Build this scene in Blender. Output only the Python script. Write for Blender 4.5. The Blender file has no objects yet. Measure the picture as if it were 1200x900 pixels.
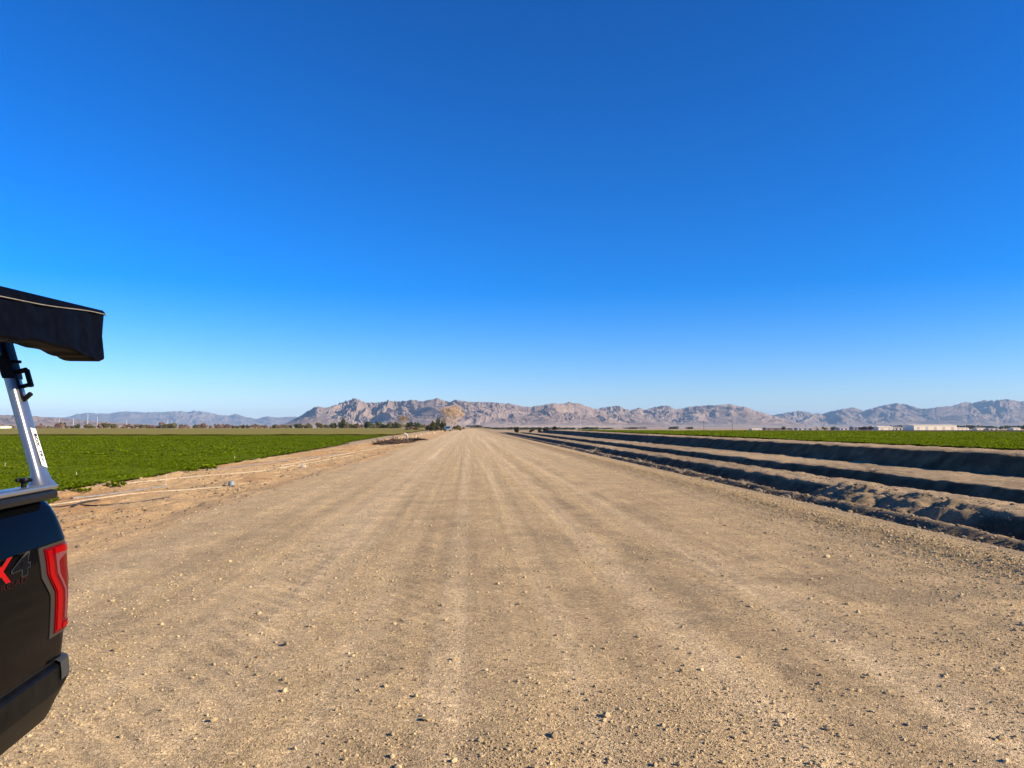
import bpy, math, random
import numpy as np
from mathutils import Vector, Matrix

R = math.radians
rng = np.random.default_rng(7)
random.seed(7)
scene = bpy.context.scene
COL = scene.collection

# ------------------------------------------------------------------ camera
F = 890.0 / 1200.0
CAM = np.array([0.0, 0.0, 1.8])
YAW, PITCH = R(3.34), R(3.15)
FWD = np.array([math.sin(YAW), math.cos(YAW), 0.0])
RGT = np.array([math.cos(YAW), -math.sin(YAW), 0.0])
cd = bpy.data.cameras.new('camera')
cam = bpy.data.objects.new('camera', cd); COL.objects.link(cam)
cam.location = CAM; cam.rotation_euler = (R(90) + PITCH, 0, -YAW)
cd.sensor_width = 36; cd.lens = 36 * F; cd.clip_start = 0.05; cd.clip_end = 60000
scene.camera = cam


def at(px, depth):
    """point of the map (x, y) that lies `depth` metres ahead along bearing px"""
    p = CAM + FWD * depth + RGT * ((px - 600.0) / 890.0 * depth)
    return p[0], p[1]


# ------------------------------------------------------------------ noise
def _hash(ix, iy, seed):
    h = (ix.astype(np.int64) * 374761393 + iy.astype(np.int64) * 668265263 + seed * 974711) & 0xFFFFFFFF
    h = ((h ^ (h >> 13)) * 1274126177) & 0xFFFFFFFF
    h = ((h ^ (h >> 16)) * 2246822519) & 0xFFFFFFFF
    return ((h ^ (h >> 15)) & 0xFFFFFF) / float(0xFFFFFF)


def vn(x, y, seed=0):
    x = np.asarray(x, float); y = np.asarray(y, float)
    x, y = np.broadcast_arrays(x, y)
    ix = np.floor(x); iy = np.floor(y)
    fx = x - ix; fy = y - iy
    fx = fx * fx * (3 - 2 * fx); fy = fy * fy * (3 - 2 * fy)
    a = _hash(ix, iy, seed); b = _hash(ix + 1, iy, seed)
    c = _hash(ix, iy + 1, seed); d = _hash(ix + 1, iy + 1, seed)
    return (a + (b - a) * fx) * (1 - fy) + (c + (d - c) * fx) * fy


def fbm(x, y, seed=0, o=4, g=0.5):
    s = 0; a = 1; t = 0
    for i in range(o):
        s = s + a * vn(x * 2 ** i + 17.3 * i, y * 2 ** i - 9.1 * i, seed + i * 31); t += a; a *= g
    return s / t


def ridged(x, y, seed=0, o=4, g=0.5):
    s = 0; a = 1; t = 0
    for i in range(o):
        s = s + a * (1 - np.abs(2 * vn(x * 2 ** i + 7.7 * i, y * 2 ** i + 3.1 * i, seed + i * 53) - 1)); t += a; a *= g
    return s / t


def ss(a, b, x):
    t = np.clip((x - a) / (b - a), 0, 1)
    return t * t * (3 - 2 * t)


# ------------------------------------------------------------------ objects
def tag(o, label=None, cat=None, group=None, kind=None):
    if label: o['label'] = label
    if cat: o['category'] = cat
    if group: o['group'] = group
    if kind: o['kind'] = kind
    return o


def fast_mesh(name, V, F, mat, smooth=False, tint=None, parent=None, col=None):
    V = np.ascontiguousarray(V, np.float32); F = np.ascontiguousarray(F, np.int32)
    me = bpy.data.meshes.new(name)
    n = F.shape[1]
    me.vertices.add(len(V)); me.vertices.foreach_set('co', V.ravel())
    me.loops.add(F.size); me.loops.foreach_set('vertex_index', F.ravel())
    me.polygons.add(len(F)); me.polygons.foreach_set('loop_start', np.arange(0, F.size, n, dtype=np.int32))
    me.polygons.foreach_set('use_smooth', np.full(len(F), smooth))
    me.update(calc_edges=True)
    if tint is not None:
        a = me.attributes.new('tint', 'FLOAT', 'POINT'); a.data.foreach_set('value', np.ascontiguousarray(tint, np.float32))
    if col is not None:
        a = me.attributes.new('col', 'FLOAT_COLOR', 'POINT')
        c = np.ones((len(V), 4), np.float32); c[:, :3] = col
        a.data.foreach_set('color', c.ravel())
    me.materials.append(mat)
    o = bpy.data.objects.new(name, me); COL.objects.link(o)
    if parent: o.parent = parent
    return o


def empty(name, loc, rz=0.0):
    o = bpy.data.objects.new(name, None); COL.objects.link(o)
    o.location = loc; o.rotation_euler = (0, 0, rz); o.empty_display_size = 0.2
    return o


class MB:
    def __init__(s): s.v = []; s.f = []

    def add(s, V, F):
        b = len(s.v); s.v += [tuple(map(float, p)) for p in V]; s.f += [tuple(b + i for i in f) for f in F]; return s

    def box(s, c, size, rot=None, bev=0.0):
        x, y, z = [q / 2 for q in size]
        if bev:
            b = min(bev, x * .95, y * .95, z * .95); P = []
            import bmesh
            bm = bmesh.new(); bmesh.ops.create_cube(bm, size=1.0)
            for v in bm.verts: v.co = Vector((v.co.x * 2 * x, v.co.y * 2 * y, v.co.z * 2 * z))
            bmesh.ops.bevel(bm, geom=bm.edges[:], offset=b, segments=2, affect='EDGES', profile=0.5)
            bm.verts.ensure_lookup_table()
            P = [v.co.copy() for v in bm.verts]; Fc = [[v.index for v in f.verts] for f in bm.faces]; bm.free()
        else:
            P = [Vector((i * x, j * y, k * z)) for i in (-1, 1) for j in (-1, 1) for k in (-1, 1)]
            Fc = [(0, 1, 3, 2), (4, 6, 7, 5), (0, 4, 5, 1), (2, 3, 7, 6), (0, 2, 6, 4), (1, 5, 7, 3)]
        if rot is not None: P = [rot @ p for p in P]
        return s.add([p + Vector(c) for p in P], Fc)

    def tube(s, pts, rad, n=8, cap=True):
        pts = [Vector(p) for p in pts]
        rad = rad if hasattr(rad, '__len__') else [rad] * len(pts)
        V = []; Fc = []
        up = Vector((0.13, 0.31, 0.94))
        for i, p in enumerate(pts):
            d = (pts[min(i + 1, len(pts) - 1)] - pts[max(i - 1, 0)]).normalized()
            a = d.cross(up)
            if a.length < 1e-3: a = d.cross(Vector((1, 0, 0)))
            a.normalize(); b = d.cross(a)
            for k in range(n):
                t = 2 * math.pi * k / n
                V.append(p + (a * math.cos(t) + b * math.sin(t)) * rad[i])
        for i in range(len(pts) - 1):
            for k in range(n):
                Fc.append((i * n + k, i * n + (k + 1) % n, (i + 1) * n + (k + 1) % n, (i + 1) * n + k))
        if cap:
            Fc.append(tuple(range(n))[::-1]); Fc.append(tuple((len(pts) - 1) * n + k for k in range(n)))
        return s.add(V, Fc)

    def lathe(s, prof, M=None, n=24):
        """prof: (radius, axial) about local z; M places it"""
        V = []; Fc = []
        for r, h in prof:
            for k in range(n):
                t = 2 * math.pi * k / n
                p = Vector((r * math.cos(t), r * math.sin(t), h))
                V.append(M @ p if M else p)
        for i in range(len(prof) - 1):
            for k in range(n):
                Fc.append((i * n + k, i * n + (k + 1) % n, (i + 1) * n + (k + 1) % n, (i + 1) * n + k))
        if prof[0][0] > 1e-4: Fc.append(tuple(range(n))[::-1])
        if prof[-1][0] > 1e-4: Fc.append(tuple((len(prof) - 1) * n + k for k in range(n)))
        return s.add(V, Fc)

    def grid(s, P, close=False):
        r = len(P); c = len(P[0])
        Fc = [(i * c + j, i * c + j + 1, (i + 1) * c + j + 1, (i + 1) * c + j) for i in range(r - 1) for j in range(c - 1)]
        return s.add([p for row in P for p in row], Fc)

    def build(s, name, mat, parent=None, smooth=None, weld=False):
        import bmesh
        me = bpy.data.meshes.new(name); me.from_pydata(s.v, [], s.f); me.update()
        bm = bmesh.new(); bm.from_mesh(me)
        if weld: bmesh.ops.remove_doubles(bm, verts=bm.verts[:], dist=1e-4)
        bmesh.ops.recalc_face_normals(bm, faces=bm.faces[:])
        if smooth:
            for f in bm.faces: f.smooth = True
            for e in bm.edges:
                if len(e.link_faces) == 2 and e.calc_face_angle(0) > R(smooth): e.smooth = False
        bm.to_mesh(me); bm.free()
        me.materials.append(mat)
        o = bpy.data.objects.new(name, me); COL.objects.link(o)
        if parent: o.parent = parent
        return o


def copy_tree(o, parent=None):
    c = o.copy(); COL.objects.link(c); c.parent = parent
    for ch in list(o.children): copy_tree(ch, c)
    return c


# ------------------------------------------------------------------ materials
def mat_new(name):
    m = bpy.data.materials.new(name); m.use_nodes = True
    nt = m.node_tree; b = nt.nodes['Principled BSDF']
    return m, nt, b


def node(nt, t, **kw):
    n = nt.nodes.new(t)
    for k, v in kw.items():
        if hasattr(n, k): setattr(n, k, v)
        else: n.inputs[k].default_value = v
    return n


def simple(name, col, rough=0.5, metal=0.0, spec=0.5, noise=0.0, scale=20.0, bump=0.0, coat=0.0):
    m, nt, b = mat_new(name)
    b.inputs['Base Color'].default_value = (*col, 1); b.inputs['Roughness'].default_value = rough
    b.inputs['Metallic'].default_value = metal; b.inputs['Specular IOR Level'].default_value = spec
    b.inputs['Coat Weight'].default_value = coat; b.inputs['Coat Roughness'].default_value = 0.06
    if noise or bump:
        tc = node(nt, 'ShaderNodeTexCoord'); nz = node(nt, 'ShaderNodeTexNoise', Scale=scale, Detail=6.0)
        nt.links.new(tc.outputs['Object'], nz.inputs['Vector'])
        if noise:
            mr = node(nt, 'ShaderNodeMapRange'); mr.inputs[1].default_value = .3; mr.inputs[2].default_value = .7
            mr.inputs[3].default_value = 1 - noise; mr.inputs[4].default_value = 1 + noise
            nt.links.new(nz.outputs['Fac'], mr.inputs[0])
            mx = node(nt, 'ShaderNodeVectorMath', operation='SCALE'); mx.inputs[0].default_value = col
            nt.links.new(mr.outputs[0], mx.inputs['Scale']); nt.links.new(mx.outputs[0], b.inputs['Base Color'])
        if bump:
            bp = node(nt, 'ShaderNodeBump', Strength=1.0, Distance=bump)
            nt.links.new(nz.outputs['Fac'], bp.inputs['Height']); nt.links.new(bp.outputs[0], b.inputs['Normal'])
    return m


def ground_mat(name, grain=0.28, bump=0.012, fine=90.0):
    """earth: vertex colour zones times multi-scale grain, bump from grain and pebbles"""
    m, nt, b = mat_new(name); L = nt.links
    at_ = node(nt, 'ShaderNodeAttribute', attribute_name='col')
    ge = node(nt, 'ShaderNodeNewGeometry')
    n1 = node(nt, 'ShaderNodeTexNoise', Scale=1.3, Detail=8.0, Roughness=.62)
    n2 = node(nt, 'ShaderNodeTexNoise', Scale=fine * .35, Detail=8.0, Roughness=.7)
    vo = node(nt, 'ShaderNodeTexVoronoi', Scale=fine * .5); vo.feature = 'F1'
    for n in (n1, n2, vo): L.new(ge.outputs['Position'], n.inputs['Vector'])

    def mr(src, lo, hi, a, c):
        r = node(nt, 'ShaderNodeMapRange'); r.inputs[1].default_value = lo; r.inputs[2].default_value = hi
        r.inputs[3].default_value = a; r.inputs[4].default_value = c; L.new(src, r.inputs[0]); return r.outputs[0]
    g1 = mr(n1.outputs['Fac'], .3, .7, 1 - grain * .5, 1 + grain * .5)
    g2 = mr(n2.outputs['Fac'], .3, .7, 1 - grain, 1 + grain)
    sep = node(nt, 'ShaderNodeSeparateColor'); L.new(vo.outputs['Color'], sep.inputs[0])
    g3 = mr(sep.outputs[0], 0, 1, 1 - grain * .8, 1 + grain * .8)
    a = node(nt, 'ShaderNodeMath', operation='MULTIPLY'); L.new(g1, a.inputs[0]); L.new(g2, a.inputs[1])
    c = node(nt, 'ShaderNodeMath', operation='MULTIPLY'); L.new(a.outputs[0], c.inputs[0]); L.new(g3, c.inputs[1])
    # scattered pale and dark flecks: single pebbles a few centimetres across
    vf = node(nt, 'ShaderNodeTexVoronoi', Scale=fine * .22); vf.feature = 'F1'; L.new(ge.outputs['Position'], vf.inputs['Vector'])
    sf = node(nt, 'ShaderNodeSeparateColor'); L.new(vf.outputs['Color'], sf.inputs[0])
    f1 = mr(sf.outputs[0], .90, .99, 1, 1.30); f2 = mr(sf.outputs[1], .92, .99, 1, .76)
    fm = node(nt, 'ShaderNodeMath', operation='MULTIPLY'); L.new(f1, fm.inputs[0]); L.new(f2, fm.inputs[1])
    c2 = node(nt, 'ShaderNodeMath', operation='MULTIPLY'); L.new(c.outputs[0], c2.inputs[0]); L.new(fm.outputs[0], c2.inputs[1])
    mx = node(nt, 'ShaderNodeVectorMath', operation='SCALE'); L.new(at_.outputs['Color'], mx.inputs[0]); L.new(c2.outputs[0], mx.inputs['Scale'])
    L.new(mx.outputs[0], b.inputs['Base Color'])
    b.inputs['Roughness'].default_value = .95; b.inputs['Specular IOR Level'].default_value = .12
    vo2 = node(nt, 'ShaderNodeTexVoronoi', Scale=fine * 1.3); vo2.feature = 'F1'; L.new(ge.outputs['Position'], vo2.inputs['Vector'])
    sep2 = node(nt, 'ShaderNodeSeparateColor'); L.new(vo2.outputs['Color'], sep2.inputs[0])
    hd = node(nt, 'ShaderNodeMath', operation='MULTIPLY'); L.new(vo2.outputs['Distance'], hd.inputs[0]); L.new(sep2.outputs[1], hd.inputs[1])
    he = node(nt, 'ShaderNodeMath', operation='MULTIPLY_ADD'); L.new(vo.outputs['Distance'], he.inputs[0]); L.new(sep.outputs[1], he.inputs[1]); L.new(hd.outputs[0], he.inputs[2])
    h = node(nt, 'ShaderNodeMath', operation='SUBTRACT'); L.new(n2.outputs['Fac'], h.inputs[0]); L.new(he.outputs[0], h.inputs[1])
    bp = node(nt, 'ShaderNodeBump', Strength=1.0, Distance=bump); L.new(h.outputs[0], bp.inputs['Height'])
    L.new(bp.outputs[0], b.inputs['Normal'])
    return m


def tint_mat(name, c0, c1, rough=.7, trans=0.0, spec=.3, tcol=None):
    """colour between c0 and c1 by the per-point tint; optional leaf translucency"""
    m, nt, b = mat_new(name); L = nt.links
    a = node(nt, 'ShaderNodeAttribute', attribute_name='tint')
    cr = node(nt, 'ShaderNodeMix', data_type='RGBA')
    cr.inputs['A'].default_value = (*c0, 1); cr.inputs['B'].default_value = (*c1, 1)
    L.new(a.outputs['Fac'], cr.inputs['Factor'])
    L.new(cr.outputs['Result'], b.inputs['Base Color'])
    b.inputs['Roughness'].default_value = rough; b.inputs['Specular IOR Level'].default_value = spec
    if trans:
        t = node(nt, 'ShaderNodeBsdfTranslucent'); L.new(cr.outputs['Result'], t.inputs['Color'])
        ms = node(nt, 'ShaderNodeMixShader'); ms.inputs[0].default_value = trans
        L.new(b.outputs[0], ms.inputs[1]); L.new(t.outputs[0], ms.inputs[2])
        L.new(ms.outputs[0], nt.nodes['Material Output'].inputs['Surface'])
    return m


# ------------------------------------------------------------------ light and sky
SUN_AZ, SUN_EL = R(111), R(24)
w = bpy.data.worlds.new('World'); scene.world = w; w.use_nodes = True
nt = w.node_tree; bg = nt.nodes['Background']
sky = nt.nodes.new('ShaderNodeTexSky'); sky.sky_type = 'NISHITA'; sky.sun_disc = False
sky.sun_elevation = SUN_EL; sky.sun_rotation = SUN_AZ
sky.air_density = 1.0; sky.dust_density = 0.0; sky.ozone_density = 4.0; sky.altitude = 0
gm = nt.nodes.new('ShaderNodeGamma'); gm.inputs['Gamma'].default_value = 1.26      # the camera's deeper, more saturated blue
tn = nt.nodes.new('ShaderNodeVectorMath'); tn.operation = 'MULTIPLY'; tn.inputs[1].default_value = (.56, .595, .82)
hs = nt.nodes.new('ShaderNodeHueSaturation'); hs.inputs['Saturation'].default_value = 1.24; hs.inputs['Hue'].default_value = .498
nt.links.new(sky.outputs[0], gm.inputs['Color']); nt.links.new(gm.outputs[0], tn.inputs[0])
nt.links.new(tn.outputs[0], hs.inputs['Color']); nt.links.new(hs.outputs[0], bg.inputs['Color'])
bg.inputs['Strength'].default_value = 0.08
sd = bpy.data.lights.new('sun', 'SUN'); sun = bpy.data.objects.new('sun', sd); COL.objects.link(sun)
sd.energy = 5.0; sd.angle = R(.53); sd.color = (1.0, .86, .64)
S = Vector((math.sin(SUN_AZ) * math.cos(SUN_EL), math.cos(SUN_AZ) * math.cos(SUN_EL), math.sin(SUN_EL)))
sun.rotation_euler = S.to_track_quat('Z', 'Y').to_euler(); sun.location = S * 60
vs = scene.view_settings
vs.view_transform = 'Standard'; vs.look = 'None'; vs.exposure = 0.92; vs.gamma = 1.0; vs.use_curve_mapping = False
scene.cycles.use_denoising = True
scene.cycles.max_bounces = 6
scene.cycles.volume_bounces = 0
scene.cycles.transparent_max_bounces = 8

# ------------------------------------------------------------------ terrain
ROAD_L, ROAD_R = -5.2, 8.1
PX = np.array([-9000, -60, -13.2, -12.4, -9.0, -6.4, -5.6, -5.2, -3.0, 0, 4.5, 5.9, 6.7, 7.5, 8.1,
               8.25, 8.5, 8.75, 8.95, 9.45, 9.9, 11.25, 11.5, 12.7, 12.85, 13.4, 14.75, 15.55, 15.75, 19.5, 20.35, 20.7, 23.5, 23.9, 60, 9000])
PZ = np.array([-.45, -.40, -.36, -.27, -.24, -.12, .00, -.02, -.01, .03, .0, .03, .10, .03, -.04,
               -.13, -.15, -.03, .0, -1.0, -1.02, -.02, .01, .02, -.03, -.72, -.74, .0, .02, .0, .70, .76, .74, .70, .70, .70])


def field_edge(Y):
    """x of the left field's edge nearest the road"""
    Y = np.asarray(Y, float)
    e = -12.55 - .022 * (Y - 23) + .25 * (vn(Y * .55, 3.3, 5) - .5) + .30 * (vn(Y * 1.7, 8.3, 6) - .5)
    return e - ss(92, 93, Y) * 1.2


def height(X, Y):
    X = np.asarray(X, float); Y = np.asarray(Y, float)
    wob = ss(8.0, 8.6, X) * (1 - ss(24, 30, X))
    Xw = X + wob * (.28 * (fbm(Y * .22, X * .03, 11, 4) - .5) + .16 * (fbm(Y * 1.5, X * .6, 12, 3) - .5)) \
           + (1 - ss(-7.2, -5.4, X)) * ss(-13.5, -12, X) * .5 * (vn(Y * .4, 2.0, 13) - .5)
    z = np.interp(Xw, PX, PZ)
    # ditches and banks run out about 200 m ahead
    d1 = 1 - ss(188, 226, Y); right = ss(8.05, 8.3, X)
    z = np.where(right > 0, z * (1 - right * (1 - d1)) , z)
    # slumped soil partly filling the near ditch
    fill = ss(15.4, 16.6, Y + 1.2 * (vn(X * 1.2, Y * .8, 21) - .5)) * (1 - ss(21.5, 24, Y)) * ss(8.9, 9.2, X) * (1 - ss(11.2, 11.6, X))
    lump = -.66 + .30 * (X - 9.0) + .42 * (ridged(X * .9 + .5 * Y, Y * .6 - .5 * X, 23, 6, .62) - .5) + .22 * (fbm(X * 3.0, Y * 2.2, 24, 4, .6) - .5)
    z = np.where(fill > 0, z * (1 - fill) + np.maximum(z, lump) * fill, z)
    # clods along the ditch lip, berm and bank faces
    lip = ss(8.1, 8.4, X) * (1 - ss(9.1, 9.4, X))
    z = z + lip * .11 * (ridged(X * 2.2, Y * 1.3, 31, 4) - .62) * (1 - ss(120, 200, Y))
    bank = ss(9.0, 9.4, X) * (1 - ss(23.3, 24, X)) * (1 - ss(150, 220, Y))
    z = z + bank * (.16 * (fbm(X * 1.7, Y * 1.0, 32, 5, .6) - .5) + .04 * (vn(X * 6, Y * 5, 33) - .5))
    # left sandy strip: hummocks and wheel marks
    sand = ss(-13.8, -12.5, X) * (1 - ss(-6.2, -5.3, X))
    z = z + sand * (.20 * (fbm(X * .7, Y * .35, 41, 5, .6) - .5) + .09 * (ridged(X * 2.4, Y * 1.1, 42, 4) - .5) + .12 * np.exp(-((X - field_edge(Y) - .25) / .4) ** 2) * vn(Y * 1.1, X, 43))
    # road: washboard tread in the left wheel track, graded streaks, gravel windrow
    road = ss(-5.4, -5.0, X) * (1 - ss(7.9, 8.2, X))
    trk = np.exp(-((X + 2.05 + .2 * (vn(Y * .15, 1, 51) - .5)) / .42) ** 2) + .7 * np.exp(-((X + .55) / .3) ** 2) + .35 * np.exp(-((X - 2.6) / .35) ** 2)
    rip = np.sin(2 * math.pi * (Y + 1.1 * (X + 2.05) + .25 * vn(X, Y * .4, 52)) / .34)
    near = 1 - ss(35, 70, Y)
    z = z + road * near * (trk * (.010 * rip * (.5 + .7 * vn(X * .8, Y * .35, 53)) - .006))
    str_ = fbm(X * 3.2, Y * .06, 54, 4) - .5
    z = z + road * .035 * str_ + road * near * (.030 * (fbm(X * 1.6, Y * 1.3, 55, 4) - .5) + .010 * (fbm(X * 7, Y * 7, 56, 3) - .5))
    wind = np.exp(-((X - 6.75) / .7) ** 2)
    z = z + wind * near * .05 * (fbm(X * 7, Y * 7, 57, 3) - .5)
    # far country: falls away very slightly
    fr = ss(12, 26, X)
    farR = np.interp(Y, [0, 190, 900, 3000, 16000], [0, 0, -3.45, -6, -8])
    farL = np.interp(Y, [0, 700, 2500, 16000], [0, 0, -3.0, -8])
    z = z + fr * farR + (1 - fr) * farL
    far = ss(300, 520, Y)
    z = z * (1 - far * .5 * (z > -.5)) if False else z
    z = z + ss(60, 200, np.hypot(X, Y)) * .12 * (fbm(X * .02, Y * .02, 61, 3) - .5) * (1 - road)
    return z


SAND = np.array([.64, .415, .20]); ROADC = np.array([.55, .388, .206]); ROAD_LT = np.array([.67, .487, .278])
ROAD_DK = np.array([.245, .175, .105]); GRAV = np.array([.42, .285, .14]); BERM = np.array([.36, .255, .145])
BANK_SHADE = np.array([.036, .024, .015]); DUST = np.array([.44, .32, .19]); SOIL = np.array([.10, .07, .045])
DRY = np.array([.36, .25, .13]); FAR_STRIP = np.array([.075, .05, .035])


def lerp(a, b, t): return a + (b - a) * t[..., None]


def colour(X, Y):
    c = np.empty(X.shape + (3,)); c[:] = DUST
    n = fbm(X * .35, Y * .12, 71, 5)
    # road
    road = ss(-5.6, -4.6, X + 1.2 * (vn(Y * .25, 4.4, 72) - .5)) * (1 - ss(7.7, 8.1, X)) * (1 - ss(420, 520, Y))
    s1 = fbm(X * 3.4 + .5 * vn(Y * .08, 0, 73), Y * .02, 74, 6, .65)
    s2 = fbm(X * .9, Y * .5, 75, 5)
    rc = lerp(lerp(np.broadcast_to(ROADC, c.shape), ROAD_LT, ss(.45, .78, s1) * .8), ROAD_DK, ss(.55, .75, s2) * .22 * (1 - ss(12, 30, Y)))
    s3 = fbm(X * 2.1 + .3 * Y, Y * 1.15, 79, 5, .6); s4 = fbm(X * .45, Y * .22, 80, 3)
    rc = lerp(rc, np.array([.215, .165, .110]), ss(.50, .68, s3) * (.25 + .75 * ss(.42, .62, s4)) * .38 * (1 - ss(9, 20, Y)))
    s5 = fbm(X * 9 + .6 * vn(Y * .06, 3, 85), Y * .012, 86, 4, .6)
    rc = rc * (1 + .20 * (s5 - .5) * (1 - .6 * ss(40, 120, Y)))[..., None]
    tr = np.exp(-((X + 2.05) / .55) ** 2) * .55 + .5 * np.exp(-((X - 1.75 - .3 * (vn(Y * .1, 3, 76) - .5)) / .16) ** 2) + .45 * np.exp(-((X - 3.05) / .2) ** 2) \
        + .3 * np.exp(-((X + 4.3) / .5) ** 2)
    rc = lerp(rc, ROAD_LT * 1.04, np.clip(tr * (.4 + 1.2 * vn(X * 2, Y * .25, 77)), 0, 1))
    dark = (np.exp(-((X - 2.15) / .22) ** 2) + .8 * np.exp(-((X - 3.5) / .3) ** 2) + .6 * np.exp(-((X + 3.4) / .35) ** 2)) * ss(.45, .7, fbm(X * 1.5, Y * .6, 78, 4))
    rc = lerp(rc, ROAD_DK, np.clip(dark * .5 * (1 - .6 * ss(15, 40, Y)), 0, 1))
    g = np.exp(-((X - 6.75) / .75) ** 2)
    rc = lerp(rc, GRAV, np.clip(g * 1.1, 0, 1))
    rc = lerp(rc, BERM * 1.1, ss(7.35, 7.7, X))
    c = lerp(c, rc, road)
    # left sand
    sd_ = (1 - ss(-5.8, -4.9, X + 1.2 * (vn(Y * .25, 4.4, 72) - .5))) * ss(-14, -12.8, X)
    sc = lerp(np.broadcast_to(SAND, c.shape), np.array([.56, .325, .14]), ss(.45, .7, fbm(X * .6, Y * .35, 81, 4)))
    c = lerp(c, sc, sd_)
    # field beds
    fl = 1 - ss(-.5, .3, X - field_edge(Y)); fl = fl * (1 - ss(164, 168, Y)); c = lerp(c, SOIL, fl)
    # right: dug earth, shade painted into the ditches and the cut bank, dry tops
    rr = ss(7.95, 8.25, X) * (1 - ss(200, 235, Y)) * (1 - ss(19, 24, X) * 0)
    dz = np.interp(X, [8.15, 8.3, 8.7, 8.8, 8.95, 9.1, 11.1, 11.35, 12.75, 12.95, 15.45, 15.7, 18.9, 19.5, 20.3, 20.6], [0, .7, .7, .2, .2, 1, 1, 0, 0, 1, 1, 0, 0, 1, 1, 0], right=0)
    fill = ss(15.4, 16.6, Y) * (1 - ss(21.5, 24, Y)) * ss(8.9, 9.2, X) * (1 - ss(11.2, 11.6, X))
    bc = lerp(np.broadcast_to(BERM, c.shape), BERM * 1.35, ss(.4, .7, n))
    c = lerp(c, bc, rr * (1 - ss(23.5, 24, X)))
    c = lerp(c, BANK_SHADE, np.clip(rr * dz * (.75 + .5 * (fbm(X * 2, Y * 2, 82, 3) - .5)) * (1 - .75 * fill), 0, 1))
    fr = ss(23.6, 24.0, X); c = lerp(c, SOIL, fr * (1 - ss(0, 3, Y - np.maximum(113, 168 - .75 * (X - 24)))))
    c = lerp(c, FAR_STRIP, fr * ss(0, 3, Y - np.maximum(113, 168 - .75 * (X - 24))) * (1 - ss(184, 196, Y)) * ss(55, 70, X))  # dark strip of ground past the far edge of the right field
    # country beyond
    far = ss(230, 400, Y) * (1 - road) * ss(-30, 10, X)
    c = lerp(c, np.broadcast_to(DRY, c.shape) * (.8 + .5 * fbm(X * .01, Y * .003, 83, 4))[..., None], far)
    vf = ss(900, 2200, np.hypot(X, Y))
    c = lerp(c, np.array([.36, .28, .20]) * (.75 + .5 * fbm(X * .0015, Y * .0008, 84, 4))[..., None], vf)
    return c


def steps():
    ys = [-60.0]
    while ys[-1] < 1.5: ys.append(ys[-1] + max(.12, min(8, -ys[-1] * .25)))
    while ys[-1] < 250: ys.append(ys[-1] + max(.036, .0058 * ys[-1]))
    while ys[-1] < 20500: ys.append(ys[-1] * 1.035)
    xs = list(np.linspace(ROAD_L, ROAD_R, 330))
    xs += list(np.arange(ROAD_R + .07, 24.4, .075))
    d = .1
    while xs[-1] < 21000: d *= 1.11; xs.append(xs[-1] + d)
    xl = list(np.arange(ROAD_L - .07, -14.2, -.07)); d = .1
    while xl[-1] > -21000: d *= 1.11; xl.append(xl[-1] - d)
    return np.array(xl[::-1] + xs), np.array(ys), len(xl), len(xl) + 329


XS, YS, IA, IB = steps()


def ground_grid(i0, i1):
    X, Y = np.meshgrid(XS[i0:i1 + 1], YS)
    V = np.stack([X, Y, height(X, Y)], -1).reshape(-1, 3)
    nx = i1 - i0 + 1; ny = len(YS)
    i = np.arange(ny - 1)[:, None] * nx + np.arange(nx - 1)[None, :]
    Fc = np.stack([i, i + 1, i + nx + 1, i + nx], -1).reshape(-1, 4)
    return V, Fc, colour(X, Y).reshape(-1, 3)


M_road = ground_mat('packed_gravel_earth', .32, .014, 100)
M_earth = ground_mat('dry_earth', .2, .02, 60)
V, Fc, C_ = ground_grid(IA, IB)
tag(fast_mesh('dirt_road', V, Fc, M_road, True, col=C_), kind='structure')
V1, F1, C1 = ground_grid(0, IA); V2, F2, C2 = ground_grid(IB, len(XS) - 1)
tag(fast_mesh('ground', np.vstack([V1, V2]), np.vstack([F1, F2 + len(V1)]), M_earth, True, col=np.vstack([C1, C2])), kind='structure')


def gz(x, y): return float(height(np.array([x]), np.array([y]))[0])


# ------------------------------------------------------------------ loose stones
def stone_shapes(k=6):
    import bmesh
    out = []
    for q in range(k):
        bm = bmesh.new(); bmesh.ops.create_icosphere(bm, subdivisions=1, radius=1)
        r = np.random.default_rng(q)
        P = np.array([v.co[:] for v in bm.verts]) * r.uniform(.72, 1.18, (len(bm.verts), 1))
        P *= np.array([1, r.uniform(.6, .95), r.uniform(.45, .7)])
        out.append((P, np.array([[v.index for v in f.verts] for f in bm.faces]))); bm.free()
    return out


SHAPES = stone_shapes()


def stones(name, X, Y, rad, mat, tint):
    n = len(X); Z = height(X, Y); kind = rng.integers(0, len(SHAPES), n); rz = rng.uniform(0, 6.283, n)
    Vs = []; Fs = []; Ts = []; base = 0
    for k, (P, Fk) in enumerate(SHAPES):
        ii = np.where(kind == k)[0]
        c, s = np.cos(rz[ii])[:, None], np.sin(rz[ii])[:, None]
        q = P[None] * rad[ii][:, None, None]
        x = q[..., 0] * c - q[..., 1] * s + X[ii][:, None]; y = q[..., 0] * s + q[..., 1] * c + Y[ii][:, None]
        z = q[..., 2] + (Z[ii] + rad[ii] * .22)[:, None]
        Vs.append(np.stack([x, y, z], -1).reshape(-1, 3))
        Fs.append((Fk[None] + (np.arange(len(ii)) * len(P))[:, None, None]).reshape(-1, 3) + base); base += len(ii) * len(P)
        Ts.append(np.repeat(tint[ii], len(P)))
    return fast_mesh(name, np.vstack(Vs), np.vstack(Fs), mat, False, tint=np.concatenate(Ts))


M_stone = tint_mat('river_gravel', (.28, .20, .11), (.60, .465, .26), .9, spec=.1)


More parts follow.
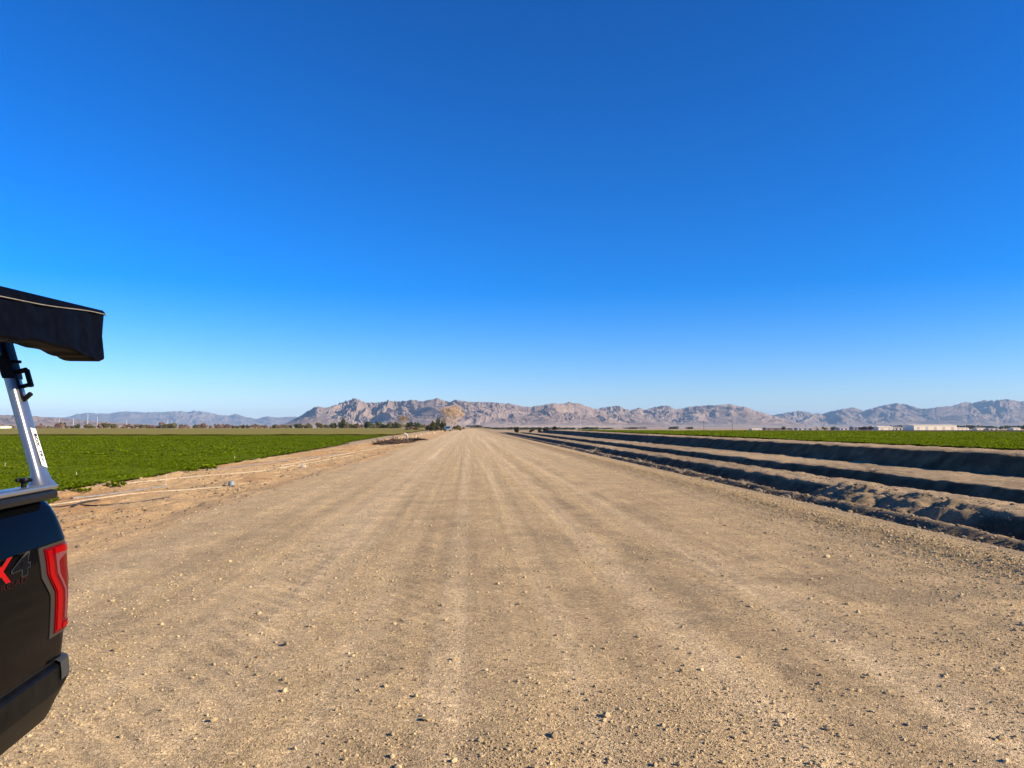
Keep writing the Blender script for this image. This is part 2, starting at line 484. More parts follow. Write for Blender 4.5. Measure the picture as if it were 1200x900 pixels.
def scatter(n, x0, x1, y0, y1, p, wfun):
    """n points, density ~ 1/y^p along the road, thinned by wfun"""
    X = []; Y = []; got = 0
    while got < n:
        u = rng.uniform(0, 1, n * 2)
        a = 1 - p
        y = (y0 ** a + u * (y1 ** a - y0 ** a)) ** (1 / a); x = rng.uniform(x0, x1, n * 2)
        k = rng.uniform(0, 1, n * 2) < wfun(x, y)
        X.append(x[k]); Y.append(y[k]); got += k.sum()
    return np.concatenate(X)[:n], np.concatenate(Y)[:n]


def w_road(x, y):
    return np.clip(.25 + .9 * ss(.42, .66, fbm(x * .7, y * .5, 91, 4)), 0, 1) * (1 - .6 * np.exp(-((x + 2.05) / .5) ** 2))


def w_wind(x, y): return np.exp(-((x - 6.7) / .62) ** 2) + .12


X, Y = scatter(105000, -6.0, 8.0, 2.2, 30, 1.6, w_road)
rad = np.clip(np.exp(rng.normal(math.log(.0056), .45, len(X))), .003, .03)
Xb, Yb = scatter(26000, 4.8, 8.1, 4.5, 45, 1.35, w_wind)
radb = np.clip(np.exp(rng.normal(math.log(.0095), .45, len(Xb))), .005, .05)
Xc, Yc = scatter(2200, -7.5, 8.0, 2.2, 40, 1.5, lambda x, y: np.ones_like(x))
radc = np.clip(np.exp(rng.normal(math.log(.015), .35, len(Xc))), .01, .036)
X = np.concatenate([X, Xb, Xc]); Y = np.concatenate([Y, Yb, Yc]); rad = np.concatenate([rad, radb, radc])
tint = np.clip(rng.normal(.48, .2, len(X)), 0, 1)
tag(stones('gravel', X, Y, rad, M_stone, tint), 'loose gravel of tan and pale pebbles strewn over the dirt road', 'gravel', kind='stuff')

# clods of dug earth on the ditch lip, the slump and the berms
M_clod = tint_mat('earth_clods', (.13, .095, .06), (.36, .27, .165), .95, spec=.1)
X, Y = scatter(5500, 8.05, 12.2, 6, 90, 1.2, lambda x, y: np.clip(.35 * np.exp(-((x - 8.5) / .35) ** 2) + .05 * (ss(15.2, 16.5, y) * (1 - ss(22, 24.5, y))) * (x < 11.4) + .10, 0, 1))
rad = np.clip(np.exp(rng.normal(math.log(.021), .5, len(X))), .01, .075)
Xs_, Ys_ = scatter(4200, -13.0, -5.4, 9, 110, 1.25, lambda x, y: np.clip(.15 + ss(.45, .7, fbm(x * .6, y * .4, 95, 3)), 0, 1))
X = np.concatenate([X, Xs_]); Y = np.concatenate([Y, Ys_]); rad = np.concatenate([rad, np.clip(np.exp(rng.normal(math.log(.022), .5, len(Xs_))), .01, .08)])
tag(stones('earth_clods', X, Y, rad, M_clod, np.clip(rng.normal(.5, .22, len(X)), 0, 1)), 'loose brown earth clods along the ditch lip and on the left sand strip', 'clods', kind='stuff')

# ------------------------------------------------------------------ crops
def crop(name, xf, sx, sy, x0, x1, y0, y1, leaves, ls, hgt, mat, seed):
    """rows of leafy plants: every plant a rosette of bent kite leaves"""
    r = np.random.default_rng(seed)
    gx = np.arange(x0, x1, sx); gy = np.arange(y0, y1, sy)
    X, Y = np.meshgrid(gx, gy); X = X.ravel() + r.normal(0, sx * .16, X.size); Y = Y.ravel() + r.normal(0, sy * .25, Y.size)
    k = xf(X, Y) & (r.uniform(0, 1, X.size) < .96); X = X[k]; Y = Y[k]
    Z = height(X, Y); n = len(X); vig = .6 + .8 * fbm(X * .5, Y * .5, seed, 3)
    ps = r.uniform(.8, 1.2, n) * vig
    N = n * leaves
    az = (np.tile(np.arange(leaves) * 2.4, n) + np.repeat(r.uniform(0, 6.28, n), leaves))
    el = r.uniform(.25, 1.25, N); L = ls * r.uniform(.7, 1.25, N) * np.repeat(ps, leaves); W = L * r.uniform(.3, .45, N)
    d = np.stack([np.cos(az) * np.cos(el), np.sin(az) * np.cos(el), np.sin(el)], -1)
    sd2 = np.stack([-np.sin(az), np.cos(az), np.zeros(N)], -1)
    b = np.stack([np.repeat(X, leaves), np.repeat(Y, leaves), np.repeat(Z, leaves)], -1)
    b[:, 2] += hgt * r.uniform(.1, .75, N) * np.repeat(ps, leaves)
    mid = b + d * (L * .55)[:, None]
    tip = b + d * L[:, None]; tip[:, 2] -= L * .28
    v = np.stack([b, mid - sd2 * W[:, None], tip, mid + sd2 * W[:, None]], 1).reshape(-1, 3)
    t = np.clip(np.repeat(r.normal(.45, .22, N), 4) + .25 * (np.repeat(np.repeat(vig, leaves), 4) - 1), 0, 1)
    f = np.arange(N * 4).reshape(-1, 4)
    return v, f, t


def join(parts):
    V = []; Fq = []; T = []; b = 0
    for v, f, t in parts: V.append(v); Fq.append(f + b); T.append(t); b += len(v)
    return np.vstack(V), np.vstack(Fq), np.concatenate(T)


def canopy(xs, ys, xf, h, seed, amp):
    X, Y = np.meshgrid(xs, ys); ok = xf(X, Y)
    Z = height(X, Y) + h + amp * (vn(X * 3.2, Y * 3.2, seed) - .5) * 2 + amp * (vn(X * 9, Y * 9, seed + 1) - .5)
    V = np.stack([X, Y, Z], -1).reshape(-1, 3); nx = len(xs)
    i = np.arange(len(ys) - 1)[:, None] * nx + np.arange(nx - 1)[None]
    q = np.stack([i, i + 1, i + nx + 1, i + nx], -1)
    m = ok[:-1, :-1] & ok[1:, 1:] & ok[1:, :-1] & ok[:-1, 1:]
    t = np.clip(.48 + .5 * (fbm(X * 1.3, Y * .7, seed + 2, 4) - .5) + .35 * (vn(X * 5, Y * 5, seed + 3) - .5), 0, 1).reshape(-1)
    return V, q[m].reshape(-1, 4), t


M_leafL = tint_mat('leafy_greens_dark', (.080, .120, .0015), (.20, .255, .005), .9, .32, .03)
M_leafR = tint_mat('leafy_greens_light', (.10, .142, .003), (.24, .295, .010), .9, .40, .03)
M_pale = tint_mat('ripening_crop', (.21, .175, .02), (.38, .30, .05), .8, .2, .2)


def inL(x, y): return (x < field_edge(y)) & (y < 166)
def inLv(x, y): return inL(x, y) & (x > -.85 * y - 10)


p1 = crop('n', inLv, .30, .20, -52, -12, 10, 52, 12, .085, .13, M_leafL, 101)
p2 = crop('m', lambda x, y: inLv(x, y) & (y >= 52), .50, .42, -150, -13, 52, 166, 7, .16, .15, M_leafL, 102)
cn = canopy(np.concatenate([-12 - np.cumsum(np.linspace(.18, .5, 130))]), np.arange(8, 60, .2), inL, .10, 103, .03)
cf = canopy(np.concatenate([-12 - np.cumsum(np.linspace(.4, 4.5, 130))]), np.arange(59.5, 166, .7), inL, .12, 104, .03)
o = fast_mesh('leafy_crop', *join([p1, p2, cn, cf])[:2], M_leafL, False, tint=join([p1, p2, cn, cf])[2])
tag(o, 'dark green leafy crop covering the flat field left of the road', 'crop', kind='stuff')


def inR(x, y): return (x > 24.2 + .4 * (vn(y * .7, 1.1, 7) - .5)) & (y < np.maximum(113, 168 - .75 * (x - 24)))
def inRv(x, y): return inR(x, y) & (x < .95 * y + 12)


p1 = crop('n', inRv, .32, .24, 23.5, 75, 20, 60, 9, .10, .13, M_leafR, 111)
p2 = crop('m', lambda x, y: inRv(x, y) & (y >= 60), .5, .45, 23.5, 150, 60, 168, 7, .16, .15, M_leafR, 112)
cn = canopy(24 + np.cumsum(np.linspace(.2, 1.2, 120)), np.arange(14, 60, .28), inR, .09, 113, .04)
cf = canopy(24 + np.cumsum(np.linspace(.4, 4.0, 130)), np.arange(59.7, 168, .7), inR, .13, 114, .04)
o = fast_mesh('leafy_crop', *join([p1, p2, cn, cf])[:2], M_leafR, False, tint=join([p1, p2, cn, cf])[2])
tag(o, 'bright yellow-green leafy crop on the raised field right of the ditches', 'crop', kind='stuff')


def inP(x, y): return (x < -15.5 - .01 * (y - 166)) & (y >= 167)


cp = canopy(np.concatenate([-15 - np.cumsum(np.linspace(.8, 9, 130))]), np.geomspace(167, 590, 170), inP, .35, 121, .08)
o = fast_mesh('pale_crop', cp[0], cp[1], M_pale, False, tint=cp[2])
tag(o, 'yellowish olive crop strip beyond the dark green field', 'crop', kind='stuff')

# ------------------------------------------------------------------ mountains
def mountain_mat(name, rock, dark, pale, scale):
    m, nt, b = mat_new(name); L = nt.links
    ge = node(nt, 'ShaderNodeNewGeometry')
    n1 = node(nt, 'ShaderNodeTexNoise', Scale=1 / (300 * scale), Detail=8.0, Roughness=.6)
    n2 = node(nt, 'ShaderNodeTexNoise', Scale=1 / (60 * scale), Detail=8.0, Roughness=.65)
    for n in (n1, n2): L.new(ge.outputs['Position'], n.inputs['Vector'])
    cr = node(nt, 'ShaderNodeValToRGB'); e = cr.color_ramp.elements
    e[0].position = .32; e[0].color = (*dark, 1); e[1].position = .72; e[1].color = (*pale, 1)
    x = e.new(.5); x.color = (*rock, 1)
    ad = node(nt, 'ShaderNodeMix', data_type='FLOAT'); ad.inputs['Factor'].default_value = .4
    L.new(n1.outputs['Fac'], ad.inputs['A']); L.new(n2.outputs['Fac'], ad.inputs['B'])
    L.new(ad.outputs['Result'], cr.inputs[0])
    at_ = node(nt, 'ShaderNodeAttribute', attribute_name='tint')
    mx = node(nt, 'ShaderNodeMix', data_type='RGBA'); L.new(at_.outputs['Fac'], mx.inputs['Factor'])
    L.new(cr.outputs[0], mx.inputs['A']); mx.inputs['B'].default_value = (*pale, 1)
    L.new(mx.outputs['Result'], b.inputs['Base Color'])
    b.inputs['Roughness'].default_value = 1; b.inputs['Specular IOR Level'].default_value = 0
    bp = node(nt, 'ShaderNodeBump', Strength=.9, Distance=14 * scale); L.new(n2.outputs['Fac'], bp.inputs['Height']); L.new(bp.outputs[0], b.inputs['Normal'])
    return m


def mountain(name, prof, D, W, seed, mat, nu, nt_=110, spur=1.0):
    prof = sorted(prof); pu = np.array([p[0] for p in prof], float); pv = np.array([499.3 - p[1] for p in prof])
    px = np.linspace(pu[0], pu[-1], nu); tv = np.interp(px, pu, pv)
    tv = tv + (fbm(px * .22, px * 0 + .5, seed + 5, 3) - .5) * np.minimum(2.2, tv * .12)
    tv = np.maximum(tv, 0)
    u = (px - 600) / 890.0; t = np.concatenate([np.linspace(0, 1, nt_), np.linspace(1.02, 1.5, 22)])
    U, T = np.meshgrid(u, t)
    Zd = D + W * (T - 1) + W * .25 * (fbm(U * 6, T * 0, seed + 9, 2) - .5)
    a = U * D; b_ = T * W
    Hr = np.broadcast_to(tv / 890.0 * D, U.shape)
    k1 = nu // 14 | 1
    ker = np.hanning(k1); ker /= ker.sum()
    sm = lambda q, kk: np.convolve(np.pad(q, len(kk) // 2, mode='edge'), kk, 'valid')
    Hs = sm(tv, ker) / 890.0 * D
    w_ = ss(.35, .95, T)
    Hm = Hs[None] * (1 - w_) + Hr * w_
    sc = D / 6200.0
    wa = a / sc + 160 * (fbm(a / 520 / sc, b_ / 520 / sc, seed + 1, 3) - .5) * 2 + (fbm(a / 700 / sc, a * 0, seed + 2, 2) - .5) * b_ / sc * 1.1
    wb = b_ / sc + 160 * (fbm(a / 480 / sc + 9, b_ / 480 / sc, seed + 6, 3) - .5) * 2
    rg = ridged(wa / 430, wb / 620, seed + 3, 6, .55)
    rg2 = ridged(wa / 120 + wb / 300, wb / 200, seed + 4, 4, .55)
    tt = np.where(T <= 1, T, 1 - (T - 1) * 1.9)
    base = np.where(T <= 1, .05 * np.minimum(T / .2, 1) + .95 * np.clip((T - .14) / .86, 0, 1) ** 1.12, np.maximum(tt, 0))
    amp = np.clip((tt - .08) * 2.6, 0, 1) * (1 - .30 * ss(.85, 1.0, T))
    H = Hm * (base + spur * amp * ((rg - .62) * .95 + (rg2 - .6) * .32))
    H = np.maximum(H, 0)
    ang = (H / Zd).max(0); tgt = tv / 890.0
    k2 = np.hanning(max(5, nu // 60 | 1) + 2); k2 /= k2.sum()
    fac = np.clip(sm(tgt, k2) / np.maximum(sm(ang, k2), 1e-6), .5, 1.8)
    H = H * (fac[None] * np.minimum(1, tgt / .0006)[None])
    P = CAM[None, None] + FWD[None, None] * Zd[..., None] + RGT[None, None] * (U * Zd)[..., None]
    foot = height(P[..., 0], P[..., 1])
    P[..., 2] = np.where(T < .01, foot - 4, np.maximum(1.8 + H, foot + .3 * H - 3 * (H < 1)))
    nx = nu; i = np.arange(len(t) - 1)[:, None] * nx + np.arange(nx - 1)[None]
    Fq = np.stack([i, i + 1, i + nx + 1, i + nx], -1).reshape(-1, 4)
    fan = (1 - ss(.10, .34, T + .25 * (rg - .5))) * .9
    o = fast_mesh(name, P.reshape(-1, 3), Fq, mat, False, tint=fan.reshape(-1))
    return tag(o, kind='structure')


mA = [(322, 499), (335, 496.5), (352, 488), (359, 483), (370, 477), (383, 478), (391.7, 475), (401.7, 471.7), (415, 466.3), (427, 471.5), (437, 472.8), (450, 471.3),
      (456, 469.5), (462, 471), (470, 471), (478, 470), (485, 468.6), (495, 471), (500, 470), (512, 466.6), (521, 470), (528, 471), (534, 468.9), (548, 471), (560, 471.3), (575, 472), (590, 472.7),
      (603, 474.5), (618, 477.5), (630, 476), (648, 472.8), (657, 474), (667, 471.5), (680, 474), (690, 477), (700, 480), (715, 484), (735, 489), (760, 494), (785, 499)]
mB = [(655, 499), (680, 489), (697, 481), (706, 478), (713, 476.7), (724, 476), (732, 479), (739, 481.2), (749, 478), (755, 481), (768, 477), (781.6, 475.5), (793, 480.5), (800, 479), (807.7, 477),
      (818, 476), (830, 475.3), (842.5, 475), (855, 473.8), (862, 475.5), (868, 476.6), (874, 477.5), (881, 480.7), (889, 482.5), (896, 484.3), (906.7, 488), (920, 492), (945, 499)]
mC = [(870, 499), (890, 491), (905, 486.8), (916, 485), (930.5, 482.3), (943, 482.3), (952.5, 485), (965, 484.8), (981, 481), (990, 479), (998, 477.8), (1005, 480), (1012.5, 482), (1022, 478.5), (1033, 476), (1042, 474),
      (1050, 472.8), (1060, 474), (1067, 476), (1079, 479.6), (1088, 479), (1096, 478), (1107, 477), (1117, 475.8), (1125, 473.5), (1133, 471.5), (1140, 472.5), (1154, 469.6), (1165, 470), (1179, 468.3), (1190, 470), (1200, 470.6), (1220, 468), (1250, 474), (1290, 479), (1330, 488), (1360, 499)]
mD = [(-120, 494), (-60, 490), (0, 489), (40, 489), (76, 489.5), (91, 485.7), (104, 484), (117, 485), (130, 484.7), (141, 483), (152, 482.3), (168, 483.5), (186, 483.6), (197, 482.6), (208, 482.4), (222, 482.6), (234, 481.8), (243, 483.5), (249, 484.7),
      (258, 486.8), (268, 487.5), (277, 485.2), (287, 488.7), (302, 491.2), (313, 488), (325, 489.7), (335, 489), (345, 488.7), (360, 489), (380, 492), (420, 499)]
mE = [(-140, 490), (-70, 485.5), (-20, 487), (8, 487), (20, 486.5), (32, 488.5), (43, 488), (60, 490), (76, 490.5), (92, 492.5), (112, 494), (135, 495.5), (165, 497.5), (190, 499)]
mA_m = mountain_mat('rock_near_range', (.25, .182, .148), (.125, .092, .08), (.37, .285, .23), 1.0)
mB_m = mountain_mat('rock_middle_range', (.245, .18, .145), (.135, .10, .085), (.35, .27, .215), 1.2)
mC_m = mountain_mat('rock_far_range', (.21, .158, .13), (.125, .095, .08), (.29, .23, .185), 1.6)
mountain('mountain_range', mA, 6200, 1700, 201, mA_m, 900)
mountain('mountain_range', mB, 7600, 1600, 231, mB_m, 620)
mountain('mountain_range', mC, 10500, 2300, 261, mC_m, 760)
mountain('mountain_range', mD, 17200, 2900, 291, mC_m, 520, 60)
mountain('mountain_range', mE, 5200, 900, 321, mB_m, 300, 60)

# ------------------------------------------------------------------ air
def haze():
    m = bpy.data.materials.new('desert_haze'); m.use_nodes = True; nt = m.node_tree
    nt.nodes.remove(nt.nodes['Principled BSDF'])
    v = nt.nodes.new('ShaderNodeVolumePrincipled')
    v.inputs['Color'].default_value = (.42, .68, 1.0, 1); v.inputs['Density'].default_value = HAZE
    v.inputs['Anisotropy'].default_value = .0
    nt.links.new(v.outputs[0], nt.nodes['Material Output'].inputs['Volume'])
    o = MB().box((0, 0, 202), (46000, 46000, 2 * 212)).build('haze', m)
    tag(o, 'pale blue desert haze over the plain', 'haze', kind='stuff')


HAZE = 4.6e-5
haze()


# ------------------------------------------------------------------ pickup truck
M_paint = None


def paint_mat():
    m, nt, b = mat_new('black_car_paint'); L = nt.links
    tc = node(nt, 'ShaderNodeTexCoord'); sx = node(nt, 'ShaderNodeSeparateXYZ'); L.new(tc.outputs['Object'], sx.inputs[0])
    nz = node(nt, 'ShaderNodeTexNoise', Scale=5.0, Detail=8.0, Roughness=.65); L.new(tc.outputs['Object'], nz.inputs['Vector'])
    mr = node(nt, 'ShaderNodeMapRange'); mr.inputs[1].default_value = 1.15; mr.inputs[2].default_value = .5; mr.inputs[3].default_value = 0; mr.inputs[4].default_value = .010
    L.new(sx.outputs[2], mr.inputs[0])
    mu = node(nt, 'ShaderNodeMath', operation='MULTIPLY'); L.new(mr.outputs[0], mu.inputs[0]); L.new(nz.outputs['Fac'], mu.inputs[1])
    mx = node(nt, 'ShaderNodeMix', data_type='RGBA'); mx.inputs['A'].default_value = (.0012, .0015, .0022, 1); mx.inputs['B'].default_value = (.32, .24, .15, 1)
    L.new(mu.outputs[0], mx.inputs['Factor']); L.new(mx.outputs['Result'], b.inputs['Base Color'])
    ro = node(nt, 'ShaderNodeMapRange'); ro.inputs[3].default_value = .05; ro.inputs[4].default_value = .16; L.new(nz.outputs['Fac'], ro.inputs[0])
    L.new(ro.outputs[0], b.inputs['Roughness']); b.inputs['Specular IOR Level'].default_value = .05
    return m


M_paint = paint_mat()
M_plast = simple('black_plastic', (.007, .007, .008), .42, 0, .09, .3, 60, .0006)
M_bump = simple('dark_bumper', (.0040, .0040, .0040), .38, 0, .07, .4, 14)
M_alu = simple('brushed_aluminium', (.40, .395, .385), .34, .9, .5, .06, 40)
M_vinyl = simple('black_vinyl', (.0025, .003, .0055), .42, 0, .006, .3, 22, .003)
M_cord = simple('cream_piping', (.20, .175, .135), .8)
M_red = simple('red_lens', (.10, .001, .003), .14, 0, .05)
M_redb = simple('bright_red_lens', (.23, .0005, .0015), .14, 0, .04)
M_clear = simple('pale_lens', (.13, .042, .046), .12, 0, .06)
M_bezel = simple('smoked_bezel', (.030, .028, .026), .35, 0, .1)
M_glass = simple('tinted_glass', (.01, .012, .014), .04, 0, .6)
M_tyre = simple('tyre_rubber', (.022, .021, .02), .85, 0, .2, .4, 30, .002)
M_white = simple('white_label', (.80, .80, .80), .5)
M_ink = simple('black_ink', (.01, .01, .012), .6)
M_grey = simple('grey_decal', (.034, .034, .035), .6, 0, .05)
M_dim = simple('dull_red_decal', (.022, .006, .006), .6, 0, .05)
M_decal_red = simple('red_decal', (.30, .004, .004), .6, 0, .05)
M_decal_blk = simple('black_decal', (.003, .003, .0035), .6, 0, .05)

TZ = [.50, .60, .75, .90, 1.02, 1.10, 1.20, 1.275, 1.285, 1.34, 1.39, 1.43, 1.455, 1.47]
TX = [.945, .965, .985, .996, .999, .997, .989, .978, .986, .966, .944, .920, .895, .862]
RC = .10


def tprof(z): return float(np.interp(z, TZ, TX))


def tsurf(s, z, off=0.0):
    """point on the truck's skin: s runs along the side (s<0 forward), round the rear corner, then across the tail"""
    x = tprof(z) + off; r = RC + off
    if s <= 0: return Vector((x, s - RC, z))
    a = s / RC
    if a < math.pi / 2: return Vector((x - r + r * math.cos(a), -RC + r * math.sin(a), z))
    return Vector((x - r - (s - RC * math.pi / 2), off, z))


def mirror(V): return [Vector((-p.x, p.y, p.z)) for p in V]


TR = empty('pickup_truck', (-2.838 + .006, 3.523 + .10, 0.0), math.atan2(.0904, .996))
tag(TR, 'black four-wheel-drive pickup truck with bed rack and rolled awning, parked left of the road', 'pickup truck')


def skin(y0, arch, zbot, name, wrap):
    """both flanks of one body section, with the wheel arch cut in"""
    ss_ = list(np.arange(y0 + RC, 0, .035)) + [0.0]
    if wrap: ss_ += [RC * k * math.pi / 16 for k in range(1, 9)] + [RC * math.pi / 2 + q for q in (.06, .12)]
    else: ss_ = [q for q in ss_ if q - RC <= arch[2]]
    mb = MB()
    zt = sorted(set(TZ + [.68, .82, .96, 1.06, 1.15, 1.24, 1.31, 1.365, 1.41]))
    P = []
    for s in ss_:
        y = s - RC; zb = zbot
        if abs(y - arch[0]) < arch[1]: zb = max(zb, .40 + math.sqrt(arch[1] ** 2 - (y - arch[0]) ** 2))
        if wrap and s > 0: zb = .70
        elif wrap and s > -.22: zb = .66
        row = []
        for z in zt:
            q = tsurf(s, max(z, zb))
            row.append(q)
        row.append(row[-1] + Vector((-.05, 0, .004)) if s <= 0 else row[-1] + Vector((-.04, -.03, .004)))
        P.append(row)
    mb.grid(P); mb.grid([mirror(r) for r in P])
    return mb


bed = skin(-1.95, (-1.22, .47), .62, 'bed', True)
# bed floor, inner walls, front wall
bed.box((0, -.98, .80), (1.50, 1.90, .04)); bed.box((.80, -.98, 1.13), (.05, 1.86, .64)); bed.box((-.80, -.98, 1.13), (.05, 1.86, .64))
bed.box((0, -1.92, 1.12), (1.7, .05, .66))
bedo = bed.build('bed', M_paint, TR, 40, True)
cab = skin(-5.75, (-4.90, .47), .50, 'cab', False) if False else MB()
# cab and bonnet: lofted cross-sections (half width, z) from bed to nose
secs = []
def sec(y, pts): secs.append((y, pts))
low = [(.93, .48), (.975, .62), (1.0, .95), (.985, 1.2)]
sec(-2.00, low + [(.93, 1.30), (.74, 1.86), (.62, 1.93), (0, 1.95)])
sec(-2.60, low + [(.93, 1.30), (.75, 1.89), (.62, 1.955), (0, 1.97)])
sec(-3.30, low + [(.93, 1.30), (.74, 1.88), (.61, 1.945), (0, 1.965)])
sec(-3.62, low + [(.93, 1.30), (.74, 1.80), (.60, 1.90), (0, 1.92)])
sec(-4.30, low + [(.93, 1.28), (.88, 1.30), (.70, 1.33), (0, 1.36)])
sec(-5.00, low[:3] + [(.97, 1.15), (.90, 1.20), (.84, 1.22), (.66, 1.26), (0, 1.28)])
sec(-5.70, [(.88, .50), (.92, .62), (.94, .92), (.91, 1.08), (.86, 1.12), (.80, 1.14), (.62, 1.17), (0, 1.19)])
P = []
for y, pts in secs:
    half = [Vector((x, y, z)) for x, z in pts]
    P.append(half + mirror(half[:-1])[::-1])
cab.grid(P); cab.add(P[0], [tuple(range(len(P[0])))]); cab.add(P[-1], [tuple(range(len(P[-1])))])
cab.build('cab', M_paint, TR, 35)
gl = MB().add([(.66, -3.66, 1.80), (-.66, -3.66, 1.80), (-.78, -4.22, 1.36), (.78, -4.22, 1.36)], [(0, 1, 2, 3)])
for v in range(len(gl.v)): x, y, z = gl.v[v]; gl.v[v] = (x, y - .012, z + .02)
gl.build('windscreen', M_glass, TR)
MB().add([(.66, -1.985, 1.84), (-.66, -1.985, 1.84), (-.82, -1.985, 1.40), (.82, -1.985, 1.40)], [(0, 1, 2, 3)]).build('rear_window', M_glass, TR)
for sgn in (1, -1):
    for ya, yb in ((-2.12, -2.86), (-2.94, -3.60)):
        V = [(.922, ya, 1.35), (.775, ya, 1.80), (.775, yb, 1.80), (.922, yb if yb > -3.5 else -4.05, 1.35)]
        MB().add([(sgn * (x + .006), y, z) for x, y, z in V], [(0, 1, 2, 3)]).build('side_window', M_glass, TR)
    MB().box((sgn * 1.12, -3.95, 1.36), (.20, .10, .22), bev=.03).build('wing_mirror', M_plast, TR, 40)
    MB().box((sgn * .74, -5.68, 1.0), (.34, .10, .20), bev=.03).build('headlight', M_glass, TR, 40)
    MB().tube([(sgn * .98, -2.1, .45), (sgn * .98, -3.9, .45)], .05).build('side_step', M_plast, TR, 40)
MB().box((0, -5.78, .70), (1.86, .22, .26), bev=.06).build('front_bumper', M_bump, TR, 40)
MB().box((0, -5.70, .98), (1.05, .06, .26), bev=.02).build('grille', M_plast, TR, 40)
MB().box((0, -2.9, .50), (.9, 5.2, .16)).build('frame', M_plast, TR)
tg = MB().box((0, -.035, 1.09), (1.46, .07, .70), bev=.02).build('tailgate', M_paint, TR, 40)
MB().box((0, .008, 1.25), (.24, .025, .08), bev=.01).build('handle', M_plast, tg, 40)
for sgn in (1, -1):
    for y in (-1.22, -4.90):
        M = Matrix.Translation((sgn * .84, y, .40)) @ Matrix.Rotation(R(90), 4, 'Y')
        tp = [(.235, -.115), (.30, -.135), (.365, -.13), (.395, -.10), (.40, 0), (.395, .10), (.365, .13), (.30, .135), (.235, .115)]
        wh = MB().lathe([(.02, -.08), (.02, .08)], M, 12).build('wheel', M_plast, TR, 40)
        MB().lathe(tp, M, 40).build('tyre', M_tyre, wh, 40)
        rim = MB().lathe([(.236, -.11), (.215, -.09), (.20, -.02), (.06, .0), (.05, .05)][::-1] if sgn < 0 else [(.236, .11), (.215, .09), (.20, .02), (.06, .0), (.05, .05)], M, 40)
        for k in range(6):
            a = k * math.pi / 3
            c = Vector((sgn * (.84 + .05), y + .13 * math.cos(a), .40 + .13 * math.sin(a)))
            rim.box(c, (.03, .17, .05), Matrix.Rotation(a, 3, 'X'))
        rim.build('rim', M_alu, wh, 40)

# rear bumper wrapped round the corner
def bump_pt(s, z, t):
    off = .035
    return tsurf(s, .74, off) + Vector((0, 0, z - .74))


mb = MB(); P = []
for s in list(np.arange(-.62, 0, .04)) + [RC * k * math.pi / 16 for k in range(0, 9)] + [.3, .6, .95]:
    rise = .11 * ss(-.10, .10, np.array(s)) if s < .2 else .11 * (1 - ss(.2, .35, np.array(s)))
    lo = .505 + float(rise); top = .742
    row = []
    for z, o_ in ((top, -.06), (top + .004, .0), (top - .003, .018), (top - .012, .026), (lo * .45 + top * .55, .034), (lo * .55 + top * .45, .028), (lo + .012, -.012), (lo, -.03), (lo + .01, -.12)):
        p = tsurf(s, .74, o_); row.append(Vector((p.x, p.y, z)))
    P.append(row)
mb.grid(P); mb.grid([mirror(r) for r in P])
bo = mb.build('rear_bumper', M_bump, TR, 14, True)
cp_ = MB(); P = []
for s in [-.055 + .0 * k for k in (0,)] + [-.03, 0] + [RC * k * math.pi / 16 for k in range(1, 7)]:
    P.append([tsurf(s, .74, o_) * 1.0 + Vector((0, 0, z - .74)) for z, o_ in ((.755, -.02), (.757, .012), (.748, .030), (.70, .0365), (.672, .0365), (.668, .02))])
cp_.grid(P)
cp_.build('end_cap', simple('grey_plastic', (.038, .039, .040), .5, 0, .1), bo, 40)


def strip(rows, off, thick):
    """patch on the skin between two s-limits per height, with a rim back to the body"""
    mb = MB(); P = []
    for z, a, b in rows:
        ss_ = np.linspace(a, b, 12)
        P.append([tsurf(a, z, off - thick)] + [tsurf(s, z, off) for s in ss_] + [tsurf(b, z, off - thick)])
    P.insert(0, [tsurf(s, rows[0][0], off - thick) for s in [rows[0][1]] + list(np.linspace(rows[0][1], rows[0][2], 12)) + [rows[0][2]]])
    P.append([tsurf(s, rows[-1][0], off - thick) for s in [rows[-1][1]] + list(np.linspace(rows[-1][1], rows[-1][2], 12)) + [rows[-1][2]]])
    mb.grid(P); return mb


def interp_rows(keys, n=26):
    zs = [k[0] for k in keys]; zz = np.linspace(zs[0], zs[-1], n)
    return [(z, float(np.interp(z, zs, [k[1] for k in keys])), float(np.interp(z, zs, [k[2] for k in keys]))) for z in zz]


TL0, TL1 = .885, 1.268      # tail light bottom and top


def both(mbf, name, mat, parents, smooth=40):
    out = []
    for i, par in enumerate(parents):
        mb = mbf()
        if i: mb.v = [(-x, y, z) for x, y, z in mb.v]
        out.append(mb.build(name, mat, par, smooth))
    return out


END = RC * math.pi / 2 + .10
bz = [(TL0 - .014, -.135, END), (1.06, -.143, END), (1.10, -.18, END), (1.15, -.222, END), (TL1 + .012, -.232, END)]
lens = [(TL0, -.100, END - .01), (1.07, -.108, END - .01), (1.105, -.140, END - .01), (1.155, -.178, END - .01), (TL1, -.188, END - .01)]
TLS = both(lambda: strip(interp_rows(bz), .004, .01), 'tail_light', M_bezel, (TR, TR))
both(lambda: strip(interp_rows(lens), .010, .008), 'lens', M_red, TLS)


def guide():
    mb = MB()
    k = [(TL0 + .012, -.088, -.046), (1.065, -.094, -.052), (1.10, -.124, -.084), (1.15, -.162, -.122), (TL1 - .01, -.170, -.130)]
    q = strip(interp_rows(k), .0135, .006); mb.add(q.v, q.f)
    q = strip(interp_rows([(TL1 - .035, -.10, .12), (TL1 - .008, -.10, .12)], 4), .0135, .006); mb.add(q.v, q.f)
    q = strip(interp_rows([(TL0 + .010, -.03, .06), (TL0 + .030, -.03, .06)], 4), .0135, .006); mb.add(q.v, q.f)
    return mb


